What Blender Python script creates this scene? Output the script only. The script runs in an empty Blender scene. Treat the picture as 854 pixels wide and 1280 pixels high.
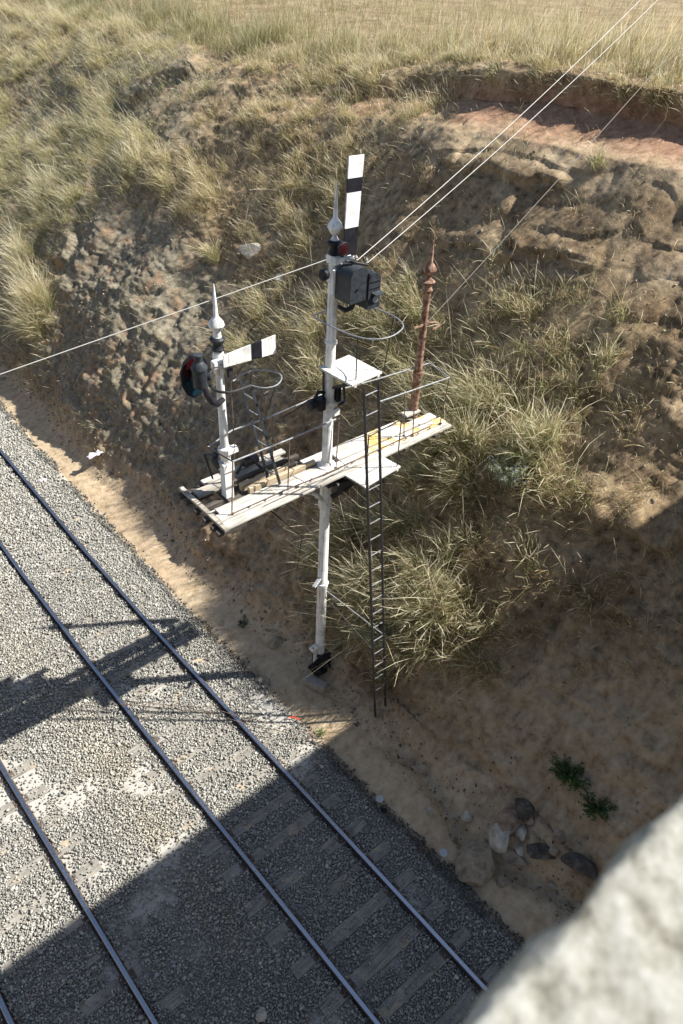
import bpy, math, random
import numpy as np
from mathutils import Matrix, Vector
rnd = random.Random(7)
rs = np.random.RandomState(11)
scene = bpy.context.scene

# ------------------------------------------------------------------ camera
# world: x across the tracks (right), y along the tracks (away), z up; metres; bridge parapet under the camera
FPX, CX, CY, CAMH = 900.0, 427.0, 640.0, 13.0
dn = np.array([365 - CX, 1780 - CY, FPX]); dn /= np.linalg.norm(dn)
up_c = -dn
def _raw(p):
    r = np.array([p[0] - CX, p[1] - CY, FPX]); return r / (r @ dn)
yd = _raw((198, 792)) - _raw((499.3, 1119)); yd /= np.linalg.norm(yd)
xd = np.cross(yd, up_c)
RW = np.array([xd, yd, up_c])
CAM = np.array([0.0, 0.0, CAMH])
def ray(p): return RW @ np.array([p[0] - CX, p[1] - CY, FPX])
def on_z(px, py, z=0.0):
    r = ray((px, py)); return CAM + r * ((z - CAMH) / r[2])
def on_y(px, py, y):
    r = ray((px, py)); return CAM + r * (y / r[1])
def proj(pts):
    c = (np.asarray(pts, float) - CAM) @ RW
    z = np.where(np.abs(c[..., 2]) < 1e-3, 1e-3, c[..., 2])
    return CX + FPX * c[..., 0] / z, CY + FPX * c[..., 1] / z, c[..., 2]

cam = bpy.data.cameras.new('camera'); camo = bpy.data.objects.new('camera', cam)
scene.collection.objects.link(camo)
m = Matrix.Identity(4)
for i in range(3):
    m[i][0] = RW[i, 0]; m[i][1] = -RW[i, 1]; m[i][2] = -RW[i, 2]; m[i][3] = CAM[i]
camo.matrix_world = m
cam.sensor_fit = 'VERTICAL'; cam.sensor_height = 36.0; cam.sensor_width = 24.0
cam.lens = FPX / 1280 * 36.0
cam.clip_start = 0.05; cam.clip_end = 3000
cam.dof.use_dof = True; cam.dof.focus_distance = 11.5; cam.dof.aperture_fstop = 4.0
scene.camera = camo

# ------------------------------------------------------------------ light
SX, SY = 0.765, -0.55
sundir = Vector((SX, SY, 1.0)).normalized()
elev = math.asin(sundir.z)
w = bpy.data.worlds.new('World'); scene.world = w; w.use_nodes = True
nt = w.node_tree
bg = nt.nodes['Background']
sky = nt.nodes.new('ShaderNodeTexSky'); sky.sky_type = 'NISHITA'; sky.sun_disc = False
sky.sun_elevation = elev; sky.sun_rotation = math.atan2(SX, SY)
sky.air_density = 1.0; sky.dust_density = 1.0; sky.ozone_density = 1.0
nt.links.new(sky.outputs[0], bg.inputs[0]); bg.inputs[1].default_value = 0.075
sl = bpy.data.lights.new('sun', 'SUN'); sl.energy = 5.0; sl.angle = math.radians(0.55); sl.color = (1.0, 0.97, 0.91)
so = bpy.data.objects.new('sun', sl); scene.collection.objects.link(so)
so.rotation_euler = sundir.to_track_quat('Z', 'Y').to_euler(); so.location = (20, -15, 40)
scene.view_settings.view_transform = 'Standard'
scene.view_settings.look = 'None'
scene.view_settings.exposure = 1.10
scene.view_settings.gamma = 1.0
scene.render.engine = 'CYCLES'

# ------------------------------------------------------------------ materials
def new_mat(name):
    mt = bpy.data.materials.new(name); mt.use_nodes = True
    return mt, mt.node_tree, mt.node_tree.nodes['Principled BSDF']
def N(nt, t, **k):
    n = nt.nodes.new(t)
    for a, b in k.items(): setattr(n, a, b)
    return n
def noise(nt, scale, detail=4.0, rough=0.55, vec=None):
    n = N(nt, 'ShaderNodeTexNoise'); n.inputs['Scale'].default_value = scale
    n.inputs['Detail'].default_value = detail; n.inputs['Roughness'].default_value = rough
    if vec is None:
        g = N(nt, 'ShaderNodeNewGeometry'); vec = g.outputs['Position']
    nt.links.new(vec, n.inputs['Vector']); return n
def ramp(nt, src, stops):
    r = N(nt, 'ShaderNodeValToRGB'); e = r.color_ramp.elements
    while len(e) < len(stops): e.new(0.5)
    for i, (p, c) in enumerate(stops):
        e[i].position = p; e[i].color = (c[0], c[1], c[2], 1) if not isinstance(c, float) else (c, c, c, 1)
    nt.links.new(src, r.inputs[0]); return r
def mix(nt, fac, a, b, mode='MIX'):
    x = N(nt, 'ShaderNodeMix', data_type='RGBA', blend_type=mode)
    for s, v in ((0, fac), (6, a), (7, b)):
        if isinstance(v, (float, int)): x.inputs[s].default_value = v
        elif isinstance(v, tuple): x.inputs[s].default_value = (v[0], v[1], v[2], 1)
        else: nt.links.new(v, x.inputs[s])
    return x.outputs[2]
def bump(nt, h, bsdf, strength=0.4, dist=0.02):
    b = N(nt, 'ShaderNodeBump'); b.inputs['Strength'].default_value = strength; b.inputs['Distance'].default_value = dist
    nt.links.new(h, b.inputs['Height']); nt.links.new(b.outputs[0], bsdf.inputs['Normal']); return b
def simple(name, col, col2=None, rough=0.7, metal=0.0, scale=12.0, lo=0.4, hi=0.65, bmp=0.0, spec=0.5):
    mt, t, b = new_mat(name)
    if col2:
        n = noise(t, scale, 5, 0.6)
        r = ramp(t, n.outputs['Fac'], [(lo, col), (hi, col2)])
        t.links.new(r.outputs[0], b.inputs['Base Color'])
        if bmp: bump(t, n.outputs['Fac'], b, bmp, 0.01)
    else: b.inputs['Base Color'].default_value = (*col, 1)
    b.inputs['Roughness'].default_value = rough; b.inputs['Metallic'].default_value = metal
    b.inputs['Specular IOR Level'].default_value = spec
    return mt
M = {}
M['white'] = simple('white_paint', (0.80, 0.80, 0.78), (0.62, 0.61, 0.57), 0.5, scale=7, lo=0.5, hi=0.8)
mt_, t_, b__ = new_mat('white_paint_streaked')
g_ = N(t_, 'ShaderNodeNewGeometry'); mp_ = N(t_, 'ShaderNodeMapping'); mp_.inputs['Scale'].default_value = (26, 26, 2.2); t_.links.new(g_.outputs['Position'], mp_.inputs[0])
n_ = noise(t_, 1.0, 6, .65, mp_.outputs[0]); r_ = ramp(t_, n_.outputs['Fac'], [(.30, (.34, .25, .17)), (.38, (.60, .56, .50)), (.52, (.76, .76, .74))])
n2_ = noise(t_, 5, 4, .6); r2_ = ramp(t_, n2_.outputs['Fac'], [(.36, .72), (.5, 1.0)])
t_.links.new(mix(t_, 1.0, r_.outputs[0], r2_.outputs[0], 'MULTIPLY'), b__.inputs['Base Color']); b__.inputs['Roughness'].default_value = .6
bump(t_, n2_.outputs['Fac'], b__, .3, .004); M['white'] = mt_
M['black'] = simple('black_paint', (0.008, 0.008, 0.012), (0.018, 0.018, 0.022), 0.5, scale=9, spec=.3)
M['dark'] = simple('dark_grey_paint', (0.020, 0.025, 0.031), (0.04, 0.045, 0.052), 0.5, scale=14, spec=.35)
M['iron'] = simple('dark_iron', (0.018, 0.018, 0.021), (0.04, 0.032, 0.028), 0.6, scale=30)
M['galv'] = simple('galvanised_pipe', (0.36, 0.37, 0.38), (0.22, 0.22, 0.22), 0.45, metal=0.4, scale=20)
M['rust'] = simple('rust', (0.13, 0.058, 0.032), (0.34, 0.22, 0.155), 0.85, scale=11, lo=0.42, hi=0.6, bmp=0.4)
M['red'] = simple('red_lens', (0.028, 0.002, 0.004), None, 0.35)
M['blue'] = simple('blue_lens', (0.006, 0.026, 0.042), None, 0.3)
M['wire'] = simple('wire_white', (0.52, 0.50, 0.45), None, 0.5)
M['wire2'] = simple('wire_dull', (0.30, 0.27, 0.22), None, 0.6)
M['rope'] = simple('rusty_wire', (0.12, 0.075, 0.05), (0.2, 0.14, 0.1), 0.8)
M['concrete'] = simple('concrete', (0.30, 0.28, 0.24), (0.20, 0.18, 0.15), 0.9, scale=16, bmp=0.4)
M['glassy'] = simple('lamp_glass', (0.35, 0.37, 0.38), None, 0.1)
M['scrap'] = simple('pale_plastic', (0.75, 0.68, 0.74), None, 0.5)
M['tape'] = simple('orange_tape', (0.65, 0.10, 0.04), None, 0.5)
M['earth2'] = simple('bank_earth', (0.20, 0.14, 0.08), (0.32, 0.24, 0.15), 0.95, scale=2)
M['bridgeb'] = simple('bridge_masonry', (0.30, 0.27, 0.23), (0.2, 0.17, 0.14), 0.9, scale=3, bmp=0.5)

def wood(name, a, b, c, ystretch=(1.5, 22, 22), extra=None):
    mt, t, bs = new_mat(name)
    g = N(t, 'ShaderNodeNewGeometry'); mp = N(t, 'ShaderNodeMapping'); mp.inputs['Scale'].default_value = ystretch
    t.links.new(g.outputs['Position'], mp.inputs[0])
    n = noise(t, 1.6, 6, 0.65, mp.outputs[0])
    r = ramp(t, n.outputs['Fac'], [(0.3, a), (0.5, b), (0.72, c)])
    col = r.outputs[0]
    n2 = noise(t, 3.0, 4, 0.6)
    r2 = ramp(t, n2.outputs['Fac'], [(0.42, 0.78), (0.6, 1.0)])
    col = mix(t, 1.0, col, r2.outputs[0], 'MULTIPLY')
    if extra:
        n3 = noise(t, 2.6, 3, 0.5, None); r3 = ramp(t, n3.outputs['Fac'], [(extra[1], 0.0), (extra[1] + 0.1, 1.0)]); f3 = r3.outputs[0]
        if name == 'lichen_plank':   # lichen only on the sheltered right-hand half
            sx_ = N(t, 'ShaderNodeSeparateXYZ'); t.links.new(g.outputs['Position'], sx_.inputs[0])
            mr = N(t, 'ShaderNodeMapRange'); mr.inputs[1].default_value = 7.7; mr.inputs[2].default_value = 8.3; t.links.new(sx_.outputs[0], mr.inputs[0])
            f3 = mix(t, 1.0, f3, mr.outputs[0], 'MULTIPLY')
        col = mix(t, f3, col, extra[0])
    t.links.new(col, bs.inputs['Base Color']); bs.inputs['Roughness'].default_value = 0.85
    bump(t, n.outputs['Fac'], bs, 0.5, 0.006)
    return mt
M['plank'] = wood('weathered_white_plank', (0.17, 0.145, 0.11), (0.46, 0.43, 0.37), (0.64, 0.62, 0.57))
M['plank_y'] = wood('lichen_plank', (0.34, 0.30, 0.24), (0.62, 0.58, 0.52), (0.72, 0.70, 0.64), extra=((0.60, 0.40, 0.13), 0.50))
M['plank_d'] = wood('grey_plank', (0.10, 0.085, 0.065), (0.36, 0.32, 0.26), (0.55, 0.50, 0.43))
M['beam'] = wood('dark_timber', (0.025, 0.021, 0.018), (0.07, 0.058, 0.046), (0.15, 0.13, 0.105))
M['beam_tan'] = wood('tan_timber', (0.30, 0.22, 0.13), (0.48, 0.38, 0.25), (0.6, 0.52, 0.4))
M['sleeper'] = wood('sleeper_wood', (0.13, 0.115, 0.095), (0.26, 0.24, 0.205), (0.36, 0.335, 0.285), extra=((0.38, 0.30, 0.20), 0.60))

# rail steel: shiny running surface, rusty brown sides
def rail_mats():
    top, t, b = new_mat('rail_head_steel')
    b.inputs['Base Color'].default_value = (0.40, 0.43, 0.47, 1); b.inputs['Metallic'].default_value = 1.0
    n = noise(t, 30, 3); r = ramp(t, n.outputs['Fac'], [(0.3, 0.24), (0.7, 0.42)])
    t.links.new(r.outputs[0], b.inputs['Roughness'])
    side = simple('rail_side', (0.045, 0.033, 0.028), (0.10, 0.065, 0.05), 0.8, scale=25)
    return top, side
M['rail_top'], M['rail_side'] = rail_mats()
M['plate'] = simple('plate_iron', (0.07, 0.055, 0.045), (0.14, 0.10, 0.075), 0.85, scale=25)

# ground under the ballast: grey grit with pale crust patches
mt, t, b = new_mat('gritty_ground')
n1 = noise(t, 1.1, 5, 0.6); n2 = noise(t, 28, 6, 0.7); n3 = noise(t, 0.45, 3, 0.5)
c1 = ramp(t, n2.outputs['Fac'], [(0.35, (0.17, 0.16, 0.135)), (0.65, (0.33, 0.315, 0.27))])
c2 = ramp(t, n2.outputs['Fac'], [(0.3, (0.33, 0.31, 0.27)), (0.6, (0.46, 0.44, 0.39))])
at = N(t, 'ShaderNodeAttribute', attribute_name='zone')
sep = N(t, 'ShaderNodeSeparateColor'); t.links.new(at.outputs['Color'], sep.inputs[0])
c = mix(t, sep.outputs[0], c1.outputs[0], c2.outputs[0])
c3 = ramp(t, n1.outputs['Fac'], [(0.4, (0.30, 0.225, 0.145)), (0.62, (0.42, 0.33, 0.225))])
c = mix(t, sep.outputs[1], c, c3.outputs[0])
t.links.new(c, b.inputs['Base Color']); b.inputs['Roughness'].default_value = 0.95
bump(t, n2.outputs['Fac'], b, 0.8, 0.03)
M['ground'] = mt

# cutting slope
mt, t, b = new_mat('cutting_earth')
at = N(t, 'ShaderNodeAttribute', attribute_name='zone')
sep = N(t, 'ShaderNodeSeparateColor'); t.links.new(at.outputs['Color'], sep.inputs[0])
nb = noise(t, 0.9, 7, 0.62); nf = noise(t, 5.0, 8, 0.66); nff = noise(t, 34, 5, 0.65); nbig = noise(t, 0.35, 3, 0.5)
earth = ramp(t, nb.outputs['Fac'], [(0.30, (0.14, 0.095, 0.054)), (0.45, (0.235, 0.168, 0.100)), (0.60, (0.31, 0.232, 0.143)), (0.75, (0.38, 0.30, 0.20))])
mott = ramp(t, nf.outputs['Fac'], [(0.32, 0.30), (0.44, .72), (0.54, 1.0), (0.68, 1.35)])
col = mix(t, 1.0, earth.outputs[0], mott.outputs[0], 'MULTIPLY')
# lichened grey rock
rock = ramp(t, nf.outputs['Fac'], [(0.32, (0.078, 0.066, 0.046)), (0.46, (0.17, 0.145, 0.10)), (0.60, (0.245, 0.212, 0.15)), (0.74, (0.32, 0.30, 0.235))])
lich = ramp(t, nff.outputs['Fac'], [(0.57, 0.0), (0.67, 1.0)])
lb = ramp(t, noise(t, 3.1, 4, 0.6).outputs['Fac'], [(0.45, 0.0), (0.6, 0.8)])
lf = mix(t, 1.0, lich.outputs[0], lb.outputs[0], 'MULTIPLY')
rc = mix(t, lf, rock.outputs[0], (0.52, 0.54, 0.49))
rr = ramp(t, noise(t, 1.7, 5, 0.6).outputs['Fac'], [(0.52, 0.0), (0.68, 0.75)])
rc = mix(t, rr.outputs[0], rc, (0.30, 0.185, 0.11))
col = mix(t, sep.outputs[0], col, rc)
sand = ramp(t, nf.outputs['Fac'], [(0.32, (0.30, 0.215, 0.13)), (0.46, (0.43, 0.33, 0.21)), (0.65, (0.52, 0.42, 0.285))])
col = mix(t, sep.outputs[1], col, sand.outputs[0])
redc = ramp(t, nf.outputs['Fac'], [(0.3, (0.20, 0.10, 0.06)), (0.65, (0.40, 0.22, 0.14))])
col = mix(t, sep.outputs[2], col, redc.outputs[0])
t.links.new(col, b.inputs['Base Color']); b.inputs['Roughness'].default_value = 0.95
b.inputs['Specular IOR Level'].default_value = 0.15
sumh = N(t, 'ShaderNodeMath', operation='MULTIPLY_ADD'); t.links.new(nff.outputs['Fac'], sumh.inputs[0]); sumh.inputs[1].default_value = 0.22
t.links.new(nf.outputs['Fac'], sumh.inputs[2])
bump(t, sumh.outputs[0], b, 0.7, 0.045)
M['earth'] = mt

def attr_mat(name, rough=0.85, transl=0.0, bmp=0.0, spec=0.3, noise_mul=0.0):
    mt, t, b = new_mat(name)
    at = N(t, 'ShaderNodeAttribute', attribute_name='col'); c = at.outputs['Color']
    if noise_mul:
        n = noise(t, 35, 5, 0.65); r = ramp(t, n.outputs['Fac'], [(0.3, 1 - noise_mul), (0.7, 1 + noise_mul)])
        c = mix(t, 1.0, c, r.outputs[0], 'MULTIPLY')
        if bmp: bump(t, n.outputs['Fac'], b, bmp, 0.01)
    t.links.new(c, b.inputs['Base Color']); b.inputs['Roughness'].default_value = rough
    b.inputs['Specular IOR Level'].default_value = spec
    if transl:
        tr = N(t, 'ShaderNodeBsdfTranslucent'); t.links.new(c, tr.inputs[0])
        ms = N(t, 'ShaderNodeMixShader'); ms.inputs[0].default_value = transl
        out = t.nodes['Material Output']
        t.links.new(b.outputs[0], ms.inputs[1]); t.links.new(tr.outputs[0], ms.inputs[2]); t.links.new(ms.outputs[0], out.inputs[0])
    return mt
M['stone'] = attr_mat('ballast_stone', 0.9, noise_mul=0.25)
M['blade'] = attr_mat('dry_grass_blade', 0.7, transl=0.45, spec=0.2)

def rock_mat(name, a, b_, c):
    mt, t, b = new_mat(name)
    n = noise(t, 7, 7, 0.65); r = ramp(t, n.outputs['Fac'], [(0.32, a), (0.5, b_), (0.7, c)])
    t.links.new(r.outputs[0], b.inputs['Base Color']); b.inputs['Roughness'].default_value = 0.95
    bump(t, n.outputs['Fac'], b, 0.9, 0.03); return mt
M['rock_tan'] = rock_mat('tan_boulder', (0.14, 0.112, 0.075), (0.28, 0.228, 0.158), (0.40, 0.34, 0.255))
M['rock_pale'] = rock_mat('pale_boulder', (0.28, 0.25, 0.19), (0.46, 0.42, 0.34), (0.58, 0.55, 0.47))
M['rock_dark'] = rock_mat('dark_slate', (0.03, 0.027, 0.023), (0.085, 0.072, 0.058), (0.20, 0.17, 0.135))
M['rock_rusty'] = rock_mat('rusty_rock', (0.15, 0.095, 0.06), (0.28, 0.20, 0.13), (0.40, 0.33, 0.25))
M['parapet'] = rock_mat('parapet_stone', (0.10, 0.09, 0.065), (0.27, 0.26, 0.215), (0.40, 0.39, 0.35))
for n_ in M['parapet'].node_tree.nodes:
    if n_.type == 'TEX_NOISE': n_.inputs['Scale'].default_value = 34; n_.inputs['Detail'].default_value = 8
    if n_.type == 'BUMP': n_.inputs['Distance'].default_value = .006

# ------------------------------------------------------------------ object helpers
def tag(o, label=None, cat=None, group=None, kind=None):
    if label: o['label'] = label
    if cat: o['category'] = cat
    if group: o['group'] = group
    if kind: o['kind'] = kind
    return o
def empty(name, loc, label, cat, group=None):
    o = bpy.data.objects.new(name, None); o.empty_display_size = 0.2; scene.collection.objects.link(o)
    o.location = loc; return tag(o, label, cat, group)

class MB:
    def __init__(s): s.v = []; s.f = []; s.fm = []
    def add(s, vs, fs, mi=0):
        k = len(s.v); s.v += [tuple(map(float, p)) for p in vs]; s.f += [tuple(i + k for i in f) for f in fs]; s.fm += [mi] * len(fs); return s
    def box(s, c, size, ax=None, bevel=0.0, mi=0):
        """box with local axes ax (3 vectors) and a small chamfer on its long edges"""
        c = np.array(c, float); h = np.array(size, float) / 2
        if ax is None: ax = np.eye(3)
        ax = np.array(ax, float)
        bv = min(bevel, h.min() * 0.45)
        if bv <= 0:
            P = [(a * h[0], b_ * h[1], d * h[2]) for a in (-1, 1) for b_ in (-1, 1) for d in (-1, 1)]
            F = [(0, 1, 3, 2), (4, 6, 7, 5), (0, 4, 5, 1), (2, 3, 7, 6), (0, 2, 6, 4), (1, 5, 7, 3)]
        else:  # chamfer edges along the longest axis
            L = int(np.argmax(h)); u, v_ = [i for i in range(3) if i != L]
            prof = []
            for a, b_ in ((1, 1), (-1, 1), (-1, -1), (1, -1)):
                p1 = (a * (h[u] - bv), b_ * h[v_]); p2 = (a * h[u], b_ * (h[v_] - bv))
                prof += [p2, p1] if a * b_ > 0 else [p1, p2]
            P = []
            for e in (-1, 1):
                for q in prof:
                    x = [0, 0, 0]; x[L] = e * h[L]; x[u] = q[0]; x[v_] = q[1]; P.append(x)
            n = 8
            F = [(i, (i + 1) % n, (i + 1) % n + n, i + n) for i in range(n)] + [tuple(range(n))[::-1], tuple(range(n, 2 * n))]
        s.add([c + p[0] * ax[0] + p[1] * ax[1] + p[2] * ax[2] for p in np.array(P, float)], F, mi); return s
    def bar(s, a, b_, w_, h_, bevel=0.0, upv=(0, 0, 1), mi=0):
        a = np.array(a, float); b_ = np.array(b_, float); d = b_ - a; L = np.linalg.norm(d); d /= L
        u = np.array(upv, float); sd = np.cross(u, d)
        if np.linalg.norm(sd) < 1e-3: sd = np.cross((0, 1, 0), d)
        sd /= np.linalg.norm(sd); u = np.cross(d, sd)
        return s.box((a + b_) / 2, (L, w_, h_), [d, sd, u], bevel, mi)
    def tube(s, pts, r, n=8, cap=True, mi=0):
        pts = [np.array(p, float) for p in pts]; K = len(pts)
        rr = r if hasattr(r, '__len__') else [r] * K
        vs = []; prev = None
        for i, p in enumerate(pts):
            d = pts[min(i + 1, K - 1)] - pts[max(i - 1, 0)]; d /= (np.linalg.norm(d) + 1e-9)
            if prev is None:
                a = np.cross(d, (0, 0, 1.0))
                if np.linalg.norm(a) < 0.1: a = np.cross(d, (1.0, 0, 0))
            else: a = prev - d * (prev @ d)
            a /= np.linalg.norm(a); b_ = np.cross(d, a); prev = a
            for k in range(n):
                t_ = 2 * math.pi * k / n; vs.append(p + rr[i] * (math.cos(t_) * a + math.sin(t_) * b_))
        fs = [(i * n + k, i * n + (k + 1) % n, (i + 1) * n + (k + 1) % n, (i + 1) * n + k) for i in range(K - 1) for k in range(n)]
        if cap: fs += [tuple(range(n))[::-1], tuple((K - 1) * n + k for k in range(n))]
        s.add(vs, fs, mi); return s
    def lathe(s, base, prof, n=16, ax=(0, 0, 1), rot=0.0, mi=0):
        base = np.array(base, float); ax = np.array(ax, float); ax /= np.linalg.norm(ax)
        a = np.cross(ax, (0, 1.0, 0)); 
        if np.linalg.norm(a) < 0.1: a = np.cross(ax, (1.0, 0, 0))
        a /= np.linalg.norm(a); b_ = np.cross(ax, a)
        vs = []
        for r, z in prof:
            for k in range(n):
                t_ = 2 * math.pi * k / n + rot; vs.append(base + ax * z + max(r, 1e-4) * (math.cos(t_) * a + math.sin(t_) * b_))
        K = len(prof)
        fs = [(i * n + k, i * n + (k + 1) % n, (i + 1) * n + (k + 1) % n, (i + 1) * n + k) for i in range(K - 1) for k in range(n)]
        fs += [tuple(range(n))[::-1], tuple((K - 1) * n + k for k in range(n))]
        s.add(vs, fs, mi); return s
    def prism(s, outline, y0, y1, mi=0):
        """outline in x,z extruded in y"""
        n = len(outline); vs = [(x, y0, z) for x, z in outline] + [(x, y1, z) for x, z in outline]
        fs = [(i, (i + 1) % n, (i + 1) % n + n, i + n) for i in range(n)] + [tuple(range(n))[::-1], tuple(range(n, 2 * n))]
        s.add(vs, fs, mi); return s
    def build(s, name, mat, parent=None, smooth=True, angle=35):
        o_ = np.zeros(3); p = parent
        while p is not None: o_ += np.array(p.location); p = p.parent
        me = bpy.data.meshes.new(name); me.from_pydata([tuple(np.array(v) - o_) for v in s.v], [], s.f)
        mats = mat if isinstance(mat, (list, tuple)) else [mat]
        for mm in mats: me.materials.append(mm)
        if len(mats) > 1:
            for pl, k in zip(me.polygons, s.fm): pl.material_index = k
        import bmesh
        bm = bmesh.new(); bm.from_mesh(me); bmesh.ops.recalc_face_normals(bm, faces=bm.faces); bm.to_mesh(me); bm.free()
        if smooth:
            me.polygons.foreach_set('use_smooth', [True] * len(me.polygons)); me.set_sharp_from_angle(angle=math.radians(angle))
        ob = bpy.data.objects.new(name, me); scene.collection.objects.link(ob); ob.parent = parent
        return ob

def smooth_pts(pts, k=4, closed=False):
    pts = [np.array(p, float) for p in pts]; out = []; n = len(pts)
    for i in range(n if closed else n - 1):
        g = (lambda q: pts[q % n]) if closed else (lambda q: pts[min(max(q, 0), n - 1)])
        p0, p1, p2, p3 = g(i - 1), g(i), g(i + 1), g(i + 2)
        for q in range(k):
            t = q / k; out.append(.5 * ((2 * p1) + (-p0 + p2) * t + (2 * p0 - 5 * p1 + 4 * p2 - p3) * t * t + (-p0 + 3 * p1 - 3 * p2 + p3) * t ** 3))
    if not closed: out.append(pts[-1])
    return out
def np_mesh(name, verts, loops, ltot, mat, color=None, cname='col', smooth=False, parent=None, origin=None):
    """fast mesh from numpy arrays"""
    verts = np.asarray(verts, np.float32)
    if origin is not None: verts = verts - np.asarray(origin, np.float32)
    me = bpy.data.meshes.new(name)
    me.vertices.add(len(verts)); me.vertices.foreach_set('co', verts.ravel())
    me.loops.add(len(loops)); me.loops.foreach_set('vertex_index', np.asarray(loops, np.int32))
    ls = np.concatenate([[0], np.cumsum(ltot)[:-1]]).astype(np.int32)
    me.polygons.add(len(ltot)); me.polygons.foreach_set('loop_start', ls); me.polygons.foreach_set('loop_total', np.asarray(ltot, np.int32))
    if smooth: me.polygons.foreach_set('use_smooth', np.ones(len(ltot), bool))
    me.update(calc_edges=True); me.validate()
    if color is not None:
        a = me.color_attributes.new(cname, 'FLOAT_COLOR', 'POINT')
        c4 = np.ones((len(verts), 4), np.float32); c4[:, :3] = color; a.data.foreach_set('color', c4.ravel())
    me.materials.append(mat)
    ob = bpy.data.objects.new(name, me); scene.collection.objects.link(ob); ob.parent = parent
    if origin is not None and parent is None: ob.location = origin
    return ob

# numpy value noise
def _hash(ix, iy, iz, seed):
    h = (ix.astype(np.int64) * 374761393 + iy.astype(np.int64) * 668265263 + iz.astype(np.int64) * 2147483647 + seed * 1274126177) & 0xffffffff
    h = ((h ^ (h >> 13)) * 1274126177) & 0xffffffff
    h = ((h ^ (h >> 16)) * 2246822519) & 0xffffffff
    return ((h ^ (h >> 15)) & 0xffffff) / float(0xffffff)
def vnoise(p, scale, seed=0):
    q = np.asarray(p, float) / scale + 1000.37; i = np.floor(q).astype(np.int64); fr = q - i; fr = fr * fr * (3 - 2 * fr)
    out = 0
    for a in (0, 1):
        for b_ in (0, 1):
            for c_ in (0, 1):
                wgt = (fr[..., 0] if a else 1 - fr[..., 0]) * (fr[..., 1] if b_ else 1 - fr[..., 1]) * (fr[..., 2] if c_ else 1 - fr[..., 2])
                out = out + wgt * _hash(i[..., 0] + a, i[..., 1] + b_, i[..., 2] + c_, seed)
    return out * 2 - 1
def fbm(p, scale, octv=4, seed=0, g=0.5):
    s_ = 0; a = 1.0; tot = 0
    for k in range(octv):
        s_ = s_ + a * vnoise(p, scale / 2 ** k, seed + k * 17); tot += a; a *= g
    return s_ / tot
def ridged(p, scale, octv=3, seed=0):
    s_ = 0; a = 1.0; tot = 0
    for k in range(octv):
        s_ = s_ + a * (1 - np.abs(vnoise(p, scale / 2 ** k, seed + k * 31)) * 2); tot += a; a *= 0.5
    return s_ / tot
def sstep(a, b_, x):
    t_ = np.clip((x - a) / (b_ - a), 0, 1); return t_ * t_ * (3 - 2 * t_)

# ------------------------------------------------------------------ track geometry lines
RZ = 0.12
railA = [(4.97, -60), (4.97, 0), (4.97, 6.5), (4.97, 11.1), (5.04, 15.2), (5.24, 21.0), (5.75, 30), (6.9, 42), (9.5, 58)]
def line_x(y, pts=railA):
    return np.interp(y, [p[1] for p in pts], [p[0] for p in pts])
def rail_x(k, y):  # k: 0..3 from the signal side
    off = [0.0, -1.61, -4.12, -5.72][k]; return line_x(y) + off
def foot_x(y): return line_x(y) + 1.30 + 0.10 * np.sin(y * 0.9) + 0.06 * np.sin(y * 2.3 + 1) - 0.25 * sstep(2.5, 0, y)

# ------------------------------------------------------------------ cutting slope (one sheet)
PA = np.array([(-0.5, -0.16), (0.0, -0.03), (0.45, 0.05), (0.9, .2), (1.4, .65), (2.1, 1.4), (3.4, 2.75), (5.55, 4.9), (7.4, 7.12), (8.9, 8.95), (9.6, 9.68), (11.3, 10.2), (11.25, 10.80), (11.8, 10.92), (14.8, 11.0), (22, 11.0), (60, 11.0), (700, 9.0)])
PB = np.array([(-0.5, -0.16), (0.0, -0.03), (0.4, 0.06), (0.8, .3), (1.2, 1.0), (1.8, 1.9), (3.0, 3.35), (4.8, 5.05), (6.6, 6.65), (8.0, 7.85), (9.0, 8.6), (9.9, 9.1), (10.5, 9.4), (11.3, 9.65), (13.5, 10.1), (20, 10.5), (60, 10.8), (700, 9.0)])
PC = PA.copy(); PC[3:9] = [(1.0, .10), (1.5, .35), (2.05, 1.25), (2.95, 2.5), (4.7, 4.9), (7.2, 7.4)]
nseg = [6, 8, 10, 14, 24, 46, 70, 64, 42, 22, 16, 26, 18, 60, 90, 60, 20]
tt = []
for k, n in enumerate(nseg): tt += list(k + np.arange(n) / n)
tt.append(len(nseg)); tt = np.array(tt)
ys = np.concatenate([np.linspace(-400, -12, 12)[:-1], np.arange(-12, -1.5, 0.25), np.arange(-1.5, 14, 0.045), np.arange(14, 26, 0.065), np.arange(26, 44, 0.12), np.linspace(44, 700, 24)])
TT, YY = np.meshgrid(tt, ys, indexing='xy')
wB = sstep(10, 23, YY + 0.8 * np.sin(TT * 1.3))
idx = np.arange(len(PA))
wC = sstep(10.0, 7.0, YY)
U = (np.interp(TT, idx, PA[:, 0]) * (1 - wC) + np.interp(TT, idx, PC[:, 0]) * wC) * (1 - wB) + np.interp(TT, idx, PB[:, 0]) * wB
Z = (np.interp(TT, idx, PA[:, 1]) * (1 - wC) + np.interp(TT, idx, PC[:, 1]) * wC) * (1 - wB) + np.interp(TT, idx, PB[:, 1]) * wB
yc = np.clip(YY, -60, 60)
X = foot_x(yc) + U
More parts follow.
